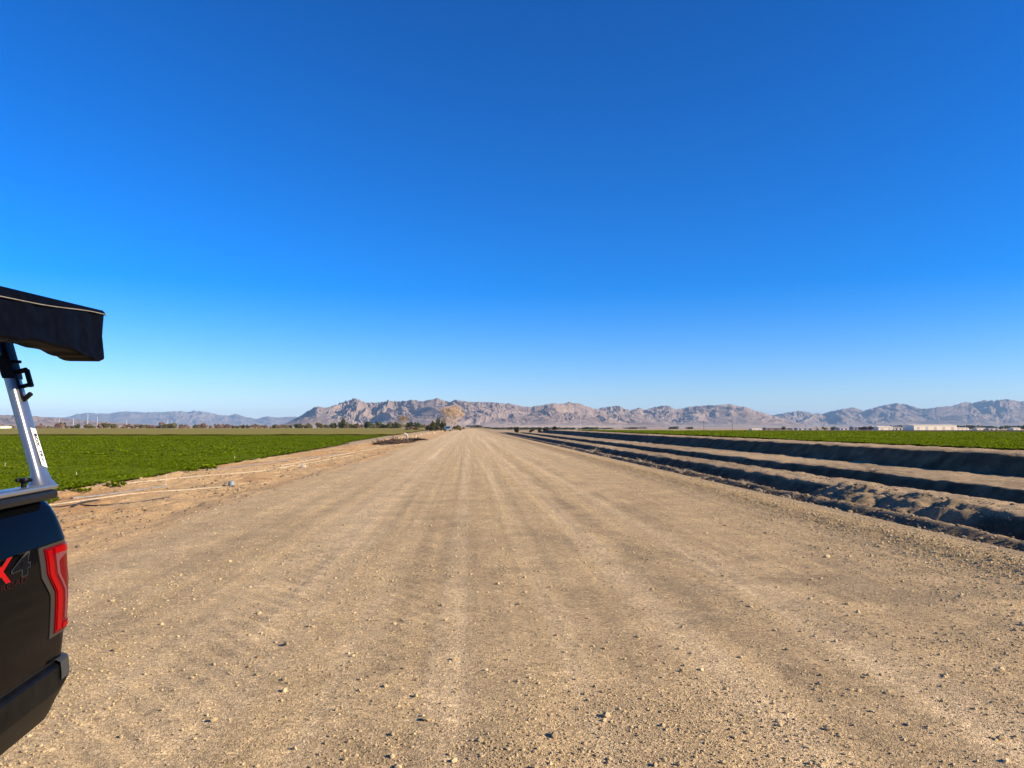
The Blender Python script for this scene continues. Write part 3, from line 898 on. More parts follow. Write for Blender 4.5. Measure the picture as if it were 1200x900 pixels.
both(guide, 'light_bar', M_redb, TLS)
cl = [(TL0 + .05, -.014, .004), (1.00, -.016, .002), (1.06, -.020, -.002), (1.095, -.048, -.028), (1.145, -.088, -.066), (1.20, -.094, -.072), (1.226, -.094, .02), (1.236, -.092, .05)]
both(lambda: strip(interp_rows(cl, 40), .0125, .005), 'reflector_strip', M_clear, TLS)


# narrow dark seams where panels meet
both(lambda: strip([(z, -.0015 + END - .012, .0015 + END - .012) for z in np.linspace(.76, 1.44, 20)], .0015, .003), 'tailgate_seam', M_plast, (TR, TR))
both(lambda: strip([(z, -.62, END) for z in (.748, .754, .760)], .0008, .004), 'bumper_seam', M_plast, (TR, TR))

# decal on the flank
def text_mesh(txt, size, off=0.0):
    cu = bpy.data.curves.new('t', 'FONT'); cu.body = txt; cu.size = size; cu.offset = off; cu.resolution_u = 4
    ob = bpy.data.objects.new('t', cu); COL.objects.link(ob)
    me = bpy.data.meshes.new_from_object(ob)
    V = [v.co.copy() for v in me.vertices]; Fc = [tuple(p.vertices) for p in me.polygons]
    bpy.data.objects.remove(ob); bpy.data.curves.remove(cu); bpy.data.meshes.remove(me)
    return V, Fc


def decal(txt, y, z, wid, hgt, off, mat, name, grow=0.0, slant=.25):
    V, Fc = text_mesh(txt, 1.0, grow)
    V0, _ = text_mesh(txt, 1.0, 0.0)
    xa = min(p.x for p in V0); xb = max(p.x for p in V0); ya = min(p.y for p in V0); yb = max(p.y for p in V0)
    mb = MB(); Q = []
    for p in V:
        tx = (p.x - xa) / (xb - xa); ty = (p.y - ya) / (yb - ya)
        zz = z + ty * hgt; yy = y + tx * wid + slant * ty * hgt
        Q.append(tsurf(yy + RC, zz, off))
    mb.add(Q, Fc)
    return mb.build(name, mat, TR)


DEC = [('F', -.845, .11), ('X', -.725, .13), ('4', -.565, .135)]
for ch, y, wd in DEC:
    decal(ch, y, 1.192, wd, .086, .0022, M_grey, 'decal_outline', .04)
    decal(ch, y, 1.192, wd, .086, .0036, M_decal_red if ch == 'X' else M_decal_blk, 'decal_letter', .02 if ch != 'X' else .03)
decal('OFF', -.84, 1.162, .14, .023, .0025, M_dim, 'decal_lettering', .0, .1)
decal('ROAD', -.66, 1.162, .21, .023, .0025, M_dim, 'decal_lettering', .0, .1)

# ---- bed rail, rack
for sgn in (1, -1): MB().box((sgn * .905, -1.0, 1.488), (.10, 1.84, .042), bev=.016).build('bed_rail', M_plast, TR, 40)
LEG_T = Vector((.66, -.07, 2.30)); LEG_B = Vector((.885, -.07, 1.53))
rack = bpy.data.objects.new('bed_rack', None); COL.objects.link(rack); rack.parent = TR; rack.empty_display_size = .1
for sgn in (1, -1):
    for y in (-.085, -1.72):
        MB().box((sgn * .90, y - .31 if y > -1 else y, 1.522), (.085, .68 if y > -1 else .35, .024), bev=.008).build('base_plate', M_alu, rack, 40)
for sgn in (1, -1):
    for y in (-.085, -1.72):
        mb = MB(); P = []
        for t, wy, wx in ((0, .155, .085), (.03, .13, .062), (.08, .106, .050), (1, .096, .048)):
            c = LEG_B.lerp(LEG_T, t); row = []
            for k in range(20):
                a = 2 * math.pi * k / 20; ex = .62
                cx = math.copysign(abs(math.cos(a)) ** ex, math.cos(a)) * wx / 2; cy = math.copysign(abs(math.sin(a)) ** ex, math.sin(a)) * wy / 2
                row.append(Vector((sgn * (c.x + cx), y + cy, c.z)))
            P.append(row + [row[0]])
        mb.grid(P); up = mb.build('upright', M_alu, rack, 50)
    MB().box((sgn * .70, -.9, 2.29), (.06, 1.80, .05), bev=.01).build('side_rail', M_plast, rack, 40)
for y in (-.085, -1.72): MB().box((0, y, 2.28), (1.36, .07, .045), bev=.012).build('cross_bar', M_plast, rack, 40)


def leg_at(t): return LEG_B.lerp(LEG_T, t)


# black sleeve and clamp at the top of the near leg
d = (LEG_T - LEG_B).normalized()
sl = MB(); P = []
for t, g in ((.63, .008), (.65, .012), (.98, .012)):
    c = leg_at(t); row = []
    for k in range(20):
        a = 2 * math.pi * k / 20; ex = .4
        row.append(Vector((c.x + math.copysign(abs(math.cos(a)) ** ex, math.cos(a)) * (.023 + g / 2), -.085 + math.copysign(abs(math.sin(a)) ** ex, math.sin(a)) * (.046 + g / 2), c.z)))
    P.append(row + [row[0]])
sl.grid(P); sl.build('sleeve', M_plast, rack, 50)
ck = MB(); c = leg_at(.60)
rotl = Matrix.Rotation(math.atan2(LEG_B.x - LEG_T.x, LEG_T.z - LEG_B.z) * -1, 3, 'Y')
def loc(x, y, z): return leg_at(.60) + rotl @ Vector((x, y, z))
Y0 = -.030
ck.box(loc(.012, Y0, -.005), (.034, .022, .155), rotl, .005)
ck.box(loc(.048, Y0 + .010, .048), (.050, .02, .022), rotl, .005)
ck.box(loc(.068, Y0 + .012, .008), (.020, .024, .085), rotl, .005)
ck.box(loc(.046, Y0 + .010, -.022), (.036, .02, .018), rotl, .004)
ck.box(loc(.042, Y0 + .006, -.074), (.050, .02, .020), rotl @ Matrix.Rotation(-.5, 3, 'Y'), .005)
ck.box(loc(.030, Y0 + .004, .098), (.060, .018, .014), rotl @ Matrix.Rotation(.35, 3, 'Y'), .004)
ck.build('clamp', M_plast, rack, 40)
# sticker on the rear-facing edge of the near leg
st = MB(); ca, cb = leg_at(.34), leg_at(.10)
yl = -.085 + .0535
st.add([(ca.x + .0265, -.108, ca.z), (ca.x + .0265, -.056, ca.z - .006), (cb.x + .0275, -.052, cb.z), (cb.x + .0275, -.108, cb.z + .012)], [(0, 1, 2, 3)])
sto = st.build('sticker', M_white, rack)
V, Fc = text_mesh('BOX  TRX', 1.0, .03)
xa = min(p.x for p in V); xb = max(p.x for p in V)
mk = MB(); Q = []
for p in V:
    t = .305 + (.135 - .305) * (p.x - xa) / (xb - xa); c = leg_at(t)
    Q.append(Vector((c.x + .0282 + .001 * (.34 - t) / .24, -.080 + (p.y - .35) * .036, c.z)))
mk.add(Q, Fc); mk.build('lettering', M_ink, rack)
# star knob on the base plate
kb = MB()
M = Matrix.Translation((.895, -.285, 1.534))
kb.lathe([(.011, 0), (.011, .018), (.022, .024), (.026, .032), (.024, .040), (.0, .042)], M, 20)
for k in range(6):
    a = k * math.pi / 3; kb.box((.895 + .026 * math.cos(a), -.285 + .026 * math.sin(a), 1.534 + .031), (.016, .012, .014), Matrix.Rotation(a, 3, 'Z'), .003)
kb.build('knob', M_plast, rack, 40)
MB().tube([(.70, -.13, 2.17), (.73, -.19, 2.12), (.75, -.26, 2.11), (.76, -.36, 2.14)], [.012] * 4, 8).build('strap', M_plast, rack, 40)

# ---- awning in its bag, slung along the outside of the rack
def awning():
    mb = MB(); P = []; n = 30
    ys = list(np.linspace(-2.15, -.06, 64)) + [-.03, 0.0, .03, .055, .07, .078]
    r = np.random.default_rng(3)
    for j, y in enumerate(ys):
        top = 2.292 + .062 * (y + 1.0) / 1.08
        bot = float(np.interp(y, [-2.2, -.955, -.82, -.70, -.53, -.26, -.07, .08], [2.098, 2.103, 2.110, 2.120, 2.127, 2.118, 2.106, 2.100])) + .006 * float(vn(np.array(y * 4.0), np.array(.2), 5))
        xo = 1.085; xi = .94
        row = []
        for k in range(n):
            a = 2 * math.pi * k / n
            ca, sa = math.cos(a), math.sin(a)
            ex = .50 - .30 * float(ss(-1.6, .0, np.array(y)))
            X = (xo + xi) / 2 + math.copysign(abs(ca) ** ex, ca) * (xo - xi) / 2
            zz = (top + bot) / 2 + math.copysign(abs(sa) ** ex, sa) * (top - bot) / 2
            # the pouch hangs: bulges low, sags at the free end, wrinkles
            if sa < 0: X += .022 * math.sin(-sa * 1.6) * (1 if ca > 0 else .3)
            wr = .009 * (float(fbm(np.array(y * 7.0 + 1.5 * sa), np.array(a * .9), 61, 3)) - .5) * 2 + .0045 * math.sin(26 * y + 5 * sa + 2 * math.sin(7 * y))* (1 if y > -.5 else .5)
            X += ca * wr; zz += sa * wr * .6
            yy = y - .10 * max(0, -sa * .5 + .5) * ss(-.45, .08, np.array(y)) if y > -.45 else y
            if j >= len(ys) - 1: X = X * .96 + .04 * (xo + xi) / 2
            row.append(Vector((X, float(yy), zz)))
        P.append(row + [row[0]])
    mb.grid(P)
    mb.add(P[-1][:-1], [tuple(range(n))]); mb.add(P[0][:-1], [tuple(range(n))])
    aw = mb.build('awning_bag', M_vinyl, TR, 60, True)
    # flap with cream piping along the top
    fl = MB(); A = []; B = []
    for y in np.linspace(-2.15, .050, 60):
        top = 2.292 + .062 * (y + 1.0) / 1.08
        A.append([Vector((.945, y, top + .012)), Vector((1.02, y, top + .018)), Vector((1.072, y, top + .006)), Vector((1.0885, y, top - .014 - .022 * float(1 - ss(-.9, .05, np.array(y))) - .0015 * math.sin(y * 9)))])
    fl.grid(A); fl.grid([[p + Vector((0, 0, -.005)) for p in r_] for r_ in A])
    fl.build('flap', M_vinyl, aw, 60)
    MB().tube([r_[3] + Vector((.001, 0, 0)) for r_ in A], .0022, 6).build('piping', M_cord, aw, 60)
    for y in (-.5, -1.5): MB().box((.93, y, 2.26), (.05, .08, .07)).build('bracket', M_plast, aw)
    # arms from rack rail to the bag
    for y in (-.5, -1.5): MB().box((.80, y, 2.29), (.24, .05, .03)).build('awning_arm', M_plast, TR)


awning()

# ------------------------------------------------------------------ scrub and trees
def bush_mesh(name, seed, n, mat, shape=(1, 1, 1), leaf=.13, hollow=.3, lobes=5):
    """unit bush (about 1 m radius, 1 m tall): leaf faces in several uneven clumps"""
    r = np.random.default_rng(seed); V = []; T = []
    cs = [(r.uniform(-.6, .6), r.uniform(-.6, .6), r.uniform(.25, .72), r.uniform(.28, .5)) for _ in range(lobes)]
    for i in range(n):
        cx, cy, cz, cr = cs[r.integers(lobes)]
        d = r.normal(0, 1, 3); d /= np.linalg.norm(d); rr = cr * r.uniform(hollow, 1.0) ** .6
        p = np.array([cx, cy, cz]) + d * rr * np.array(shape)
        if p[2] < .02: p[2] = r.uniform(.02, .2)
        a = r.normal(0, 1, 3); a /= np.linalg.norm(a); b = np.cross(a, r.normal(0, 1, 3)); b /= np.linalg.norm(b)
        s = leaf * r.uniform(.6, 1.4)
        V += [p - a * s, p + b * s * .55, p + a * s, p - b * s * .55]
        T += [float(np.clip(r.normal(.45, .25), 0, 1))] * 4
    return np.array(V), np.arange(n * 4).reshape(-1, 4), np.array(T)


M_bush = {
    'dry': tint_mat('dry_brown_foliage', (.17, .105, .062), (.36, .25, .15), .9, .2, .1),
    'red': tint_mat('reddish_twigs', (.18, .10, .075), (.36, .24, .18), .9, .2, .1),
    'olive': tint_mat('olive_foliage', (.085, .082, .024), (.23, .20, .07), .85, .2, .1),
    'dark': tint_mat('dark_green_foliage', (.028, .040, .013), (.10, .115, .035), .85, .15, .1),
    'gold': tint_mat('golden_foliage', (.26, .18, .07), (.46, .34, .15), .85, .3, .1),
    'burnt': tint_mat('dark_dry_brush', (.025, .018, .013), (.09, .062, .045), .9, .1, .1),
}
M_trunk = simple('pale_bark', (.36, .28, .20), .9, 0, .1, .3, 6)
M_dktrunk = simple('brown_bark', (.12, .085, .06), .9, 0, .1, .3, 6)


def make_bush(kind, seed, n=420, **kw):
    v, f, t = bush_mesh('bush', seed, n, M_bush[kind], **kw)
    r = np.random.default_rng(seed + 900)
    root = fast_mesh('scrub_bush', v, f, M_bush[kind], False, tint=t)
    st = MB()
    for k in range(5):
        a = r.uniform(0, 6.28); st.tube([(0, 0, -.1), (.2 * math.cos(a), .2 * math.sin(a), .3), (.45 * math.cos(a), .45 * math.sin(a), .62)], [.03, .02, .008], 5)
    st.build('stem', M_dktrunk, root)
    return root


BUSHW = {'dry': 'brown dry scrub bush in the far scrub line left of the road', 'red': 'reddish leafless scrub bush in the far scrub line left of the road',
         'olive': 'olive green scrub bush in the far scrub line left of the road', 'dark': 'dark green scrub bush in the far scrub line left of the road'}
protos = {}
used = set()


def put_bush(kind, px, depth, wd, ht, label, group, cat='bush', variant=None):
    key = (kind, random.randrange(3) if variant is None else variant)
    if key not in protos: protos[key] = make_bush(kind, hash(kind) % 7 * 0 + sum(map(ord, kind)) + 37 * key[1])
    o = protos[key]
    if key in used: o = copy_tree(o)
    used.add(key)
    x, y = at(px, depth)
    o.location = (x, y, gz(x, y) - .05); o.rotation_euler = (0, 0, random.uniform(0, 6.28))
    o.scale = (wd, wd, ht)
    return tag(o, label, cat, group)


r = random.Random(5)
px = -40.0
while px < 512:
    dep = r.uniform(600, 690)
    kinds = ['dry', 'red', 'dry', 'olive', 'red', 'dark'] if px < 330 else ['olive', 'dry', 'olive', 'dry', 'dark']
    k = r.choice(kinds); m = dep / 890
    h = r.choice([3, 3.6, 4.4, 5.2, 6.6]) * m * (1.0 if px < 330 else 1.1)
    put_bush(k, px, dep, h * r.uniform(.7, 1.5), h, BUSHW[k], 'scrub bushes in the far line beyond the left field')
    px += r.uniform(3.0, 7.5)
for px, wd in ((392, 6), (401, 5), (411, 6), (419, 5), (432, 6), (445, 7), (457, 7), (466, 6), (480, 7), (490, 7)):
    put_bush('olive' if px % 2 else 'dark', px, 585, wd * .62, 4.6, BUSHW['olive' if px % 2 else 'dark'], 'scrub bushes in the far line beyond the left field')
for i, (px, dep, wd, ht, k, lab) in enumerate([
        (404, 560, 4.4, 8.6, 'dark', 'tall dark evergreen bush standing above the scrub line at the foot of the left peak'),
        (503, 330, 2.0, 2.4, 'burnt', 'blackish low brush left of the dark green bushes by the bare tree'),
        (510, 325, 2.3, 4.3, 'dark', 'dark green bush left of the big bare tree'),
        (516, 318, 2.4, 4.9, 'dark', 'tallest dark green bush, touching the left side of the big bare tree'),
        (535, 300, 1.6, 2.1, 'olive', 'olive bush under the right side of the big bare tree'),
        (541, 305, 1.5, 1.7, 'dry', 'low tan bush right of the big bare tree at the road edge'),
        (487, 340, 2.2, 1.9, 'dry', 'low brown bush between the two bare trees'),
        (478, 345, 1.7, 1.4, 'red', 'low reddish bush at the foot of the small golden tree'),
        (605.5, 205, .95, 2.1, 'burnt', 'tall dark dry bush at the far end of the ditches'),
        (623, 208, .75, 1.0, 'burnt', 'small dark bush right of the tall dry bush at the ditch end'),
        (631, 200, .8, 1.25, 'burnt', 'rounded dark bush at the left end of the cut bank'),
        (639, 196, .9, 1.0, 'burnt', 'low dark bush nearest to the cut bank'),
        (650, 190, 1.0, .9, 'burnt', 'flat dark bush on the end of the cut bank')]):
    put_bush(k, px, dep, wd, ht, lab, 'bushes at the far end of the road', variant=5 + i)


def grow(mb, tips, p, d, L, rad, lvl, r, spread):
    q = p + d * L; mid = p + d * L * .5 + Vector((r.uniform(-1, 1), r.uniform(-1, 1), 0)) * L * .06
    mb.tube([p, mid, q], [rad, rad * .85, rad * .7], 5 if lvl > 2 else 3, False)
    if lvl == 0: tips.append(q); return
    for k in range(3 if lvl > 1 else 4):
        nd = (d + Vector((r.gauss(0, 1), r.gauss(0, 1), r.gauss(.15, .6))) * spread).normalized()
        if nd.z < -.2: nd.z = .1
        grow(mb, tips, q if k else q, nd, L * r.uniform(.62, .86), rad * .62, lvl - 1, r, spread)


def bare_tree(px, depth, ht, wd, seed, leafmat, label, leafn, lvl):
    x, y = at(px, depth); root = empty('bare_tree', (x, y, gz(x, y) - .05))
    r = random.Random(seed); mb = MB(); tips = []
    mb.tube([(0, 0, -.1), (0.02, .03, ht * .14), (.05, 0, ht * .24)], [ht * .028, ht * .022, ht * .019], 8)
    for k in range(5):
        a = k * 1.257 + r.uniform(-.3, .3); sp = r.uniform(.35, .75)
        grow(mb, tips, Vector((.05, 0, ht * .23)), Vector((math.cos(a) * sp, math.sin(a) * sp, 1)).normalized(), ht * .21, ht * .013, lvl, r, .5)
    # bring the crown to its measured height and spread
    zt = sorted(v[2] for v in mb.v)[-3]; xt = sorted(abs(v[0]) for v in mb.v)[-6]
    f = lambda v: (v[0] * wd / xt * (1 if v[2] > ht * .3 else .9), v[1] * wd / xt, v[2] * ht / zt)
    mb.v = [f(v) for v in mb.v]; tips = [Vector(f(t)) for t in tips]
    mb.build('trunk', M_trunk, root)
    V = []; T = []; n = leafn
    rr = np.random.default_rng(seed)
    for i in range(n):
        if i % 2: p = np.array(tips[rr.integers(len(tips))][:]) + rr.normal(0, .30, 3)
        else:
            d = rr.normal(0, 1, 3); d /= np.linalg.norm(d); p = np.array([0, 0, ht * .56]) + d * np.array([wd * .98, wd * .98, ht * .44]) * rr.uniform(.25, 1) ** .5
            if fbm(np.array(p[0] * .8 + p[1]), np.array(p[2] * .8), seed, 2) < .40: p = np.array(tips[rr.integers(len(tips))][:])
        a = rr.normal(0, 1, 3); a /= np.linalg.norm(a); b = np.cross(a, rr.normal(0, 1, 3)); b /= np.linalg.norm(b); s = rr.uniform(.08, .20)
        V += [p - a * s, p + b * s * .5, p + a * s, p - b * s * .5]; T += [float(np.clip(rr.normal(.5, .25), 0, 1))] * 4
    fast_mesh('crown', np.array(V), np.arange(n * 4).reshape(-1, 4), leafmat, False, tint=np.array(T), parent=root)
    return tag(root, label, 'tree', 'bare trees beside the far road')


M_twig = tint_mat('pale_dry_leaves', (.52, .38, .26), (.86, .68, .50), .9, .3, .1)
bare_tree(530, 300, 10.2, 4.6, 11, M_twig, 'big pale leafless tree at the left edge of the far road', 9000, 4)
bare_tree(472, 352, 7.0, 2.5, 12, M_bush['gold'], 'small golden nearly bare tree standing alone left of the big bare tree', 1500, 3)

# dark green lines of trees far out, below the mountains
for i, (px, dep, wd, ht, k) in enumerate([(556, 1150, 14, 3.2, 'dark'), (572, 1180, 17, 3.6, 'dark'), (590, 1160, 16, 3.2, 'dark'), (607, 1200, 16, 3.0, 'olive'), (625, 1180, 17, 3.4, 'dark'),
                                          (646, 1150, 16, 2.8, 'dark'), (664, 1200, 16, 2.6, 'olive'), (690, 1300, 18, 3.0, 'dark'), (716, 1300, 18, 2.6, 'olive'), (744, 1350, 20, 3.0, 'dark'), (788, 1300, 12, 4.5, 'dark'), (806, 1300, 9, 3.8, 'dark'),
                                          (1052, 1250, 20, 6, 'dark'), (1080, 1300, 24, 6, 'dark'), (1105, 1300, 24, 6.5, 'dark'), (1132, 1280, 22, 6, 'dark'), (1160, 1300, 22, 5.5, 'dark'), (1185, 1280, 22, 6, 'dark'), (1210, 1280, 22, 6, 'dark'),
                                          (1010, 950, 6, 4, 'burnt'), (1018, 950, 6, 4.4, 'burnt'), (1038, 940, 5, 3.6, 'burnt'), (975, 960, 5, 4.0, 'dark'), (917, 970, 3.0, 4.6, 'dark'), (966, 955, 3.6, 4.0, 'olive')]):
    put_bush(k, px, dep, wd, ht, {'dark': 'dark green tree clump on the far plain below the mountains', 'olive': 'olive tree clump on the far plain below the mountains', 'burnt': 'blackish bush among the far sheds on the right'}[k],
             'far tree clumps on the plain', 'tree', variant=i % 3)

for i, px in enumerate(range(553, 700, 6)):
    put_bush('dark' if i % 3 else 'olive', px + (i * 7 % 5) * .6, 1080 + (i * 37 % 60), 7.5, 2.3 + (i * 13 % 7) * .25, 'low dark green bush in the thin tree line right of the road end', 'low bushes in the thin line right of the road end', variant=i % 3)

# dry weeds on the ditch lip
def weed_mesh(seed):
    r = random.Random(seed); mb = MB()
    for k in range(46):
        a = r.uniform(0, 6.28); L = r.uniform(.3, 1); e = r.uniform(.3, 1.2)
        p1 = Vector((math.cos(a) * math.cos(e), math.sin(a) * math.cos(e), math.sin(e))) * L * .55
        p2 = p1 + Vector((math.cos(a + r.uniform(-.6, .6)), math.sin(a), r.uniform(-.2, .6))) * L * .4
        mb.tube([(0, 0, 0), p1, p2], [.016, .012, .005], 3, False)
    return mb


M_straw = simple('straw', (.36, .29, .20), .9, 0, .1, .25, 8)
wproto = [weed_mesh(i).build('dry_weed', M_straw) for i in range(3)]
wl = [(8.45, 19.5, .42), (8.5, 21.5, .5), (8.7, 23.4, .45), (8.4, 27, .42), (8.6, 30, .55), (8.5, 34, .42), (8.7, 37.5, .6), (8.6, 41, .4), (8.55, 46.5, .6), (8.7, 52, .8), (8.5, 60, .7), (12.9, 31, .35), (15.6, 28.5, .5), (13.0, 33.5, .3), (8.6, 70, .7)]
for i, (x, y, s) in enumerate(wl):
    o = wproto[i % 3] if i < 3 else wproto[i % 3].copy()
    if i >= 3: COL.objects.link(o)
    o.location = (x, y, gz(x, y) - .02); o.scale = (s, s, s * .8); o.rotation_euler = (0, 0, i * 1.3)
    tag(o, 'straw-coloured dry weed clump on the ditch lip right of the road' if x < 10 else 'straw-coloured dry weed clump on the edge of the second ditch', 'weed', 'dry weeds along the ditches')

# stray crop plants on the sand beside the left field
for i, (x, y, lab) in enumerate([(-11.75, 24.3, 'stray green plant on the sand nearest the truck'), (-11.6, 26.2, 'stray green plant on the sand just outside the left field, second from the truck'),
                                 (-11.9, 34.0, 'stray green plant on sand beyond the white stake'), (-11.8, 36.0, 'stray green plant at the field edge past the white stake'), (-11.0, 20.9, 'stray green plant on sand right beside the bed rack')]):
    v, f, t = crop('s', lambda a, b: np.ones_like(a, bool), .2, .2, -.3, .3, -.25, .25, 9, .16, .14, M_leafL, 130 + i)
    v = v.copy(); v[:, 2] -= height(np.zeros(1), np.zeros(1))[0]
    o = fast_mesh('stray_plant', v, f, M_leafL, False, tint=t); o.location = (x, y, gz(x, y))
    tag(o, lab, 'plant', 'stray crop plants on the sand')

# ------------------------------------------------------------------ irrigation pipes and stakes
M_pipe = simple('weathered_aluminium_pipe', (.36, .29, .20), .7, 0, .1, .2, 5)
M_pipew = simple('white_pvc', (.50, .43, .33), .6, 0, .2, .1, 5)
M_hose = simple('black_hose', (.02, .018, .017), .6)
M_greyp = simple('grey_pipe', (.22, .20, .18), .6, .2, .4, .2, 5)


def px_ground(px, py, z):
    dep = 890.0 * (1.8 - z) / (py - 499.3); x, y = at(px, dep); return x, y


def pipe(name, pts, rad, mat, label, n=14, sag=.03, group='irrigation pipes and hoses on the left sand'):
    pts = [px_ground(a, b, -.22) for a, b in pts]; P = []; rad *= 1.0
    for i in range(len(pts) - 1):
        for k in range(n):
            t = k / n; x = pts[i][0] * (1 - t) + pts[i + 1][0] * t; y = pts[i][1] * (1 - t) + pts[i + 1][1] * t
            P.append((x, y))
    P.append(pts[-1])
    zs = np.array([gz(x, y) for x, y in P]); zs = np.convolve(np.pad(zs, 4, mode='edge'), np.ones(9) / 9, 'valid')
    mb = MB().tube([(x, y, z + rad * .6) for (x, y), z in zip(P, zs)], rad, 8)
    for x, y, z in [(P[0][0], P[0][1], zs[0]), (P[-1][0], P[-1][1], zs[-1])]:
        pass
    o = mb.build(name, mat, None, 50)
    return tag(o, label, 'pipe' if 'pipe' in name else 'hose', group)


pipe('irrigation_pipe', [(60, 590), (150, 581), (262, 573)], .026, M_pipe, 'long pale irrigation pipe on the sand nearest the truck')
pipe('irrigation_pipe', [(88, 584), (140, 578), (198, 569)], .034, M_greyp, 'dull grey irrigation pipe on sand behind the nearest pale pipe')
pipe('irrigation_pipe', [(150, 567), (250, 557), (355, 547)], .027, M_pipe, 'aluminium irrigation pipe running to the white valve box')
pipe('irrigation_pipe', [(243, 550), (330, 541), (408, 532)], .033, M_greyp, 'grey irrigation pipe on sand close to the left field edge')
pipe('irrigation_pipe', [(300, 553), (372, 542), (425, 533)], .03, M_pipe, 'farther aluminium irrigation pipe crossing the sand strip')
pipe('irrigation_pipe', [(330, 546), (400, 534), (452, 524)], .034, M_pipe, 'farthest pale irrigation pipe leading to the brush heap')
pipe('drip_hose', [(62, 594), (92, 590), (130, 591), (202, 585)], .018, M_hose, 'black hose on the sand in front of the nearest pale pipe')
pipe('drip_hose', [(88, 592), (104, 587.5), (118, 586)], .028, M_hose, 'short thick black hose beside the nearest pale pipe')


def stake(px, py, z, ht, rad, mat, name, label, cat='stake', group=None):
    x, y = px_ground(px, py, z); o = MB().tube([(0, 0, -.1), (0, 0, ht)], [rad, rad * .9], 8).build(name, mat, None, 50)
    o.location = (x, y, gz(x, y)); return tag(o, label, cat, group)


stake(196.5, 569.5, -.24, .40, .016, M_pipew, 'marker_stake', 'white stake standing on the sand between two irrigation pipes')
stake(8.5, 549, -.36, .30, .014, M_pipew, 'marker_stake', 'short white stake in the dark crop left of the rack upright', group='stakes in the left field')
stake(92, 561, -.36, .28, .014, M_pipew, 'marker_stake', 'short white stake in the dark crop right of the rack upright', group='stakes in the left field')
stake(276, 540, -.36, .30, .016, M_pipew, 'marker_stake', 'short white stake in the dark crop near its sandy edge', group='stakes in the left field')
stake(931, 511, .70, .30, .03, M_pipew, 'marker_stake', 'small white stake in the bright right field', group='stakes in the right field')
x, y = px_ground(356.5, 548.5, -.2); vb = MB().box((0, 0, .08), (.24, .17, .15), bev=.02).tube([(0, 0, .1), (.01, .01, .26)], .03, 8).build('valve_box', M_pipew, None, 40)
vb.location = (x, y, gz(x, y) - .03); tag(vb, 'white valve box at the end of an aluminium pipe on the sand', 'valve')
x, y = px_ground(273, 570.5, -.18); vb = MB().lathe([(.02, 0), (.09, .02), (.10, .12), (.08, .17), (.05, .18)], None, 16).build('bucket', simple('blue_grey_plastic', (.20, .23, .26), .6), None, 40)
vb.location = (x, y, gz(x, y) - .01); tag(vb, 'small blue grey bucket at the end of the nearest pale pipe', 'bucket')

# brush and earth heap in place of a shadowed pit, with standpipe
x, y = px_ground(463, 520, -.15); hp = empty('brush_heap', (x, y, gz(x, y)))
r = random.Random(9); mb = MB()
for k in range(260):
    a = r.uniform(0, 6.28); q = r.uniform(0, 1) ** .5; c = Vector((q * 2.3 * math.cos(a), q * 2.6 * math.sin(a), r.uniform(0, .55) * (1 - q * q)))
    d = Vector((r.gauss(0, 1), r.gauss(0, 1), r.gauss(0, .35))).normalized() * r.uniform(.3, .9)
    mb.tube([c - d, c, c + d], [.02, .03, .012], 4)
mb.build('branches', simple('dead_branches', (.10, .065, .045), .9, 0, .1, .4, 6), hp)
P = []
for i in range(9):
    row = []
    for k in range(25):
        a = 2 * math.pi * k / 24; q = i / 8
        row.append(Vector((2.4 * q * math.cos(a), 2.8 * q * math.sin(a), .42 * (1 - q * q) * (.6 + .8 * r.random() if k < 24 else 1) - .05)))
    row[-1] = row[0]; P.append(row)
MB().grid(P).build('pit_stand_in_mound', simple('pit_shadow_earth', (.085, .055, .038), .95, 0, .1, .4, 4, .03), hp, 50)  # mound in place of a soil pit, the pit's shadow put into its colour
tag(hp, 'low heap of dark brush and earth in place of a shadowed pit on the sand by the far left field', 'brush heap')
x, y = px_ground(477.5, 517.5, -.15); sp = MB()
sp.tube([(0, 0, -.2), (0, 0, .65), (-.05, 0, .80), (-.2, 0, .94), (-.42, 0, .98)], [.12] * 5, 12)
sp.lathe([(.25, -.04), (.27, .10), (.18, .14)], None, 16)
o = sp.build('standpipe', simple('pale_concrete_pipe', (.36, .33, .30), .8, 0, .2, .2, 4), None, 50); o.location = (x, y, gz(x, y)); o.rotation_euler = (0, 0, .4)
tag(o, 'pale bent irrigation standpipe beside the dark brush heap', 'standpipe')
x, y = px_ground(487, 517.0, -.12); mb = MB()
for k in range(120):
    a = r.uniform(0, 6.28); q = r.uniform(0, 1) ** .5; c = Vector((q * 1.5 * math.cos(a), q * 2.2 * math.sin(a), r.uniform(0, .35) * (1 - q * q)))
    d = Vector((r.gauss(0, 1), r.gauss(0, 1), r.gauss(0, .25))).normalized() * r.uniform(.3, .8); mb.tube([c - d, c, c + d], [.02, .035, .012], 4)
o = mb.build('brush_heap', simple('black_branches', (.035, .025, .02), .9, 0, .1, .3, 6)); o.location = (x, y, gz(x, y))
tag(o, 'smaller blackish brush heap right of the pale standpipe', 'brush heap')

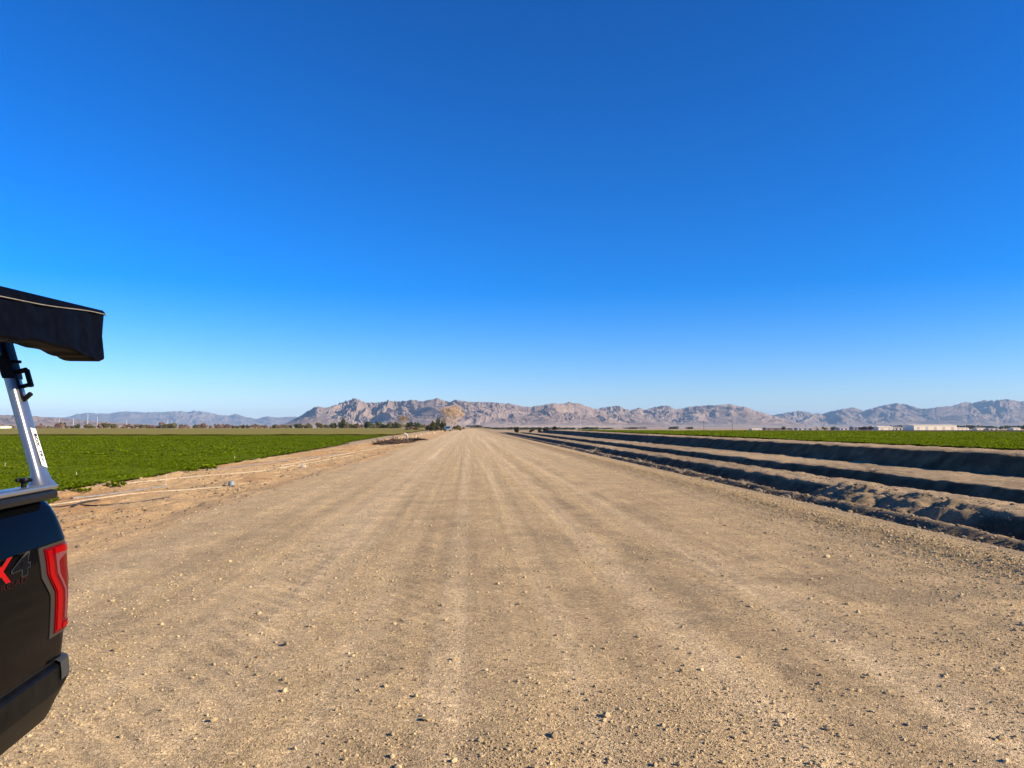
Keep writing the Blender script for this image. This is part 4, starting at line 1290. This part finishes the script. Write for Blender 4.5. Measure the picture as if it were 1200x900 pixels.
# white sandbags along the road edge
bag = []
M_bag = simple('white_sandbag', (.55, .47, .36), .85, 0, .1, .2, 3)
for i, px in enumerate([487, 489.5, 492, 494.5, 497, 499.5, 502, 504.5, 507, 509.5]):
    if not bag:
        mb = MB(); mb.lathe([(.02, .0), (.30, .02), (.40, .14), (.36, .28), (.2, .36), (.02, .38)], Matrix.Diagonal((1.3, .8, 1, 1)), 12); o = mb.build('sandbag', M_bag, None, 60); bag.append(o)
    else: o = bag[0].copy(); COL.objects.link(o)
    dep = 150 + i * 6; x, y = at(px + random.uniform(-2, 1), dep); o.location = (x, y, gz(x, y) - .03); o.rotation_euler = (0, 0, i * 1.1); s = random.uniform(.45, .8); o.scale = (s, s, s * random.uniform(.8, 1.2))
    tag(o, 'white sandbag in the row along the far left road edge', 'sandbag', 'white sandbags by the far left road edge')

# small blue vehicle by the bare tree
x, y = at(524.5, 250); bv = empty('utility_vehicle', (x, y, gz(x, y)), R(12))
M_blue = simple('blue_paint', (.05, .17, .30), .4, 0, .5, .2, 3)
cabm = MB(); prof = [(-1.9, .45), (-1.95, .95), (-1.1, 1.05), (-.75, 1.62), (.35, 1.66), (.45, 1.05), (1.95, 1.02), (1.95, .45)]
Lp = [Vector((-.82, a, b)) for a, b in prof]; Rp = [Vector((.82, a, b)) for a, b in prof]; n = len(prof)
cabm.add(Lp + Rp, [tuple(range(n))[::-1], tuple(range(n, 2 * n))] + [(i, (i + 1) % n, n + (i + 1) % n, n + i) for i in range(n)])
cabm.build('body', M_blue, bv)
MB().add([(-.7, -1.08, 1.10), (.7, -1.08, 1.10), (.66, -.80, 1.56), (-.66, -.80, 1.56)], [(0, 1, 2, 3)]).build('windscreen', M_glass, bv).location = (0, -.02, .02)
MB().box((0, -1.97, .72), (1.5, .06, .34), bev=.02).build('front_grille', simple('dull_metal', (.22, .24, .26), .5, .3), bv, 40)
for sx in (-.8, .8):
    for yy in (-1.25, 1.2):
        MB().lathe([(.1, -.1), (.36, -.1), (.38, 0), (.36, .1), (.1, .1)], Matrix.Translation((sx, yy, .38)) @ Matrix.Rotation(R(90), 4, 'Y'), 20).build('wheel', M_tyre, bv, 40)
tag(bv, 'small blue vehicle parked under the big bare tree', 'vehicle')

# ------------------------------------------------------------------ far buildings and poles
WALLM = {'white': simple('white_wall', (.88, .76, .56), .7, 0, .2, .04, .2), 'cream': simple('cream_wall', (.62, .54, .42), .8, 0, .2, .06, .2), 'grey': simple('grey_wall', (.34, .32, .30), .8, 0, .2, .1, .2),
         'brown': simple('brown_wall', (.26, .17, .12), .8, 0, .2, .1, .2), 'pale': simple('pale_wall', (.55, .52, .48), .8, 0, .2, .1, .2)}
M_roofg = simple('grey_metal_roof', (.42, .41, .40), .5, .2, .4, .1, .3)
M_door = simple('dark_opening', (.05, .045, .04), .7)


def shed(px0, px1, dep, ht, wall, label, name='shed', openings=3, gable=.18, depth_m=12.0):
    x, y = at((px0 + px1) / 2, dep); L = (px1 - px0) / 890 * dep
    b = empty(name, (x, y, gz(x, y)), -YAW)
    hw, hd = L / 2, depth_m / 2; e = ht * (1 - gable)
    MB().add([(-hw, -hd, -.4), (hw, -hd, -.4), (hw, hd, -.4), (-hw, hd, -.4), (-hw, -hd, e), (hw, -hd, e), (hw, hd, e), (-hw, hd, e), (-hw, 0, ht), (hw, 0, ht)],
             [(0, 1, 5, 4), (1, 2, 6, 9, 5), (2, 3, 7, 6), (3, 0, 4, 8, 7)]).build('wall', WALLM[wall], b)
    o_ = .35; rf = MB()
    for sg in (-1, 1):
        y1 = sg * (hd + o_); z1 = e - (ht - e) * o_ / hd
        V = [(-hw - o_, y1, z1), (hw + o_, y1, z1), (hw + o_, 0, ht), (-hw - o_, 0, ht)]
        rf.add(V + [(a, b_, c + .16) for a, b_, c in V], [(0, 1, 2, 3), (4, 5, 6, 7), (0, 1, 5, 4), (1, 2, 6, 5), (0, 3, 7, 4)])
    for v in range(len(rf.v)): rf.v[v] = (rf.v[v][0], rf.v[v][1], rf.v[v][2] + .02)
    rf.build('roof', WALLM['white'] if wall == 'white' else M_roofg, b)
    for k in range(openings):
        xx = -hw + L * (k + .5) / openings; w_ = min(3.0, L / openings * .4)
        MB().box((xx, -hd - .03, e * .36), (w_, .08, e * .72)).build('door', M_door if wall != 'white' else WALLM['pale'], b)
    return tag(b, label, 'building')


shed(1063.5, 1113, 900, 6.2, 'white', 'longest white warehouse on the right horizon', 'warehouse', 5, .12, 26)
shed(1116.5, 1131, 920, 2.9, 'white', 'low white shed directly right of the longest white warehouse')
shed(1141, 1153, 930, 2.6, 'white', 'low white shed left of the thin pole near the right picture edge', openings=2)
shed(1154.5, 1166, 925, 2.4, 'cream', 'low cream shed touching the thin pole near the right picture edge', openings=2)
shed(1183, 1191, 930, 2.8, 'white', 'small white shed nearest the right picture edge', openings=1)
shed(1026, 1043, 920, 4.4, 'white', 'white shed left of the longest warehouse, behind blackish bushes', openings=2)
shed(1044.5, 1054, 930, 4.0, 'pale', 'pale grey shed between white shed and longest warehouse', openings=2)
shed(997, 1024, 960, 4.6, 'grey', 'long grey open shed behind two blackish bushes', openings=5)
shed(981, 991, 950, 3.2, 'pale', 'small pale shed left of the long grey open shed', openings=2)
shed(895, 926, 980, 3.0, 'brown', 'long low brown building right of the transformer pole', openings=4)
shed(879, 890, 950, 1.9, 'white', 'low white trailer-like shed just right of the transformer pole', openings=2)
shed(932, 950, 970, 2.8, 'pale', 'low pale building left of the beige tower', openings=3)
shed(956, 958.6, 960, 5.2, 'cream', 'narrow beige tower building among the sheds', openings=1, depth_m=3)
shed(-14, 8, 560, 1.9, 'white', 'low white shed at the left picture edge beyond the crop', openings=3)
shed(66, 74, 620, 1.5, 'pale', 'tiny pale shed in the scrub line right of the rack upright', openings=1, depth_m=5)

M_wood = simple('dark_wood_pole', (.11, .085, .065), .9, 0, .1)
M_polew = simple('pale_steel_pole', (.66, .64, .60), .5, .2, .4)


def pole(px, dep, ht, mat, label, arm=True, drum=False, thick=.17, group='poles on the plain'):
    x, y = at(px, dep); b = empty('utility_pole', (x, y, gz(x, y)), -YAW + R(20))
    MB().tube([(0, 0, -.3), (0, 0, ht)], [thick, thick * .65], 8).build('post', mat, b, 50)
    if arm:
        MB().box((0, -.14, ht * .93), (2.4, .12, .14)).build('crossarm', mat, b)
        for sx in (-1.0, 1.0): MB().tube([(sx, -.14, ht * .93 + .07), (sx, -.14, ht * .93 + .3)], .06, 6).build('insulator', M_polew, b)
    if drum: MB().tube([(.35, -.3, ht * .42), (.35, -.3, ht * .56)], .42, 12).build('transformer', WALLM['grey'], b)
    return tag(b, label, 'pole', group)


pole(824.5, 900, 12.0, M_wood, 'dark wooden utility pole left of the transformer pole', thick=.28)
pole(857.7, 900, 13.5, M_wood, 'dark wooden pole carrying a grey transformer', drum=True, thick=.30)
pole(943.5, 1000, 10.0, M_wood, 'thin dark pole behind the low pale building', thick=.2)
pole(1045.5, 1050, 10.5, M_polew, 'thin pale pole above the pale grey shed', thick=.16)
pole(1130.5, 1050, 10.5, M_polew, 'thin pale pole right of the longest white warehouse', thick=.16)
pole(1168.5, 930, 12.5, M_polew, 'tall pale pole beside the low cream shed', thick=.24)
pole(1175.5, 930, 8.0, M_polew, 'shorter pale pole right of the tall pale pole', arm=False, thick=.2)
pole(680, 1100, 24.0, M_polew, 'tall thin pale mast in front of the mountains right of the road', arm=False, thick=.14)
for px, h_, lab in ((70, 9.5, 'pale pole right of the rack upright, leftmost of the far row'), (86.7, 10.0, 'second pale pole from the left of the far row'), (103.4, 13.8, 'tallest pale pole of the far left row'),
                    (114.6, 11.5, 'pale pole right of the tallest in the far left row'), (149, 8.5, 'faint short pale pole in the far left row over the scrub'), (197, 8.5, 'rightmost faint pale pole of the far left row')):
    pole(px, 760, h_, M_polew, lab, arm=False, thick=.20, group='pale poles beyond the left field')
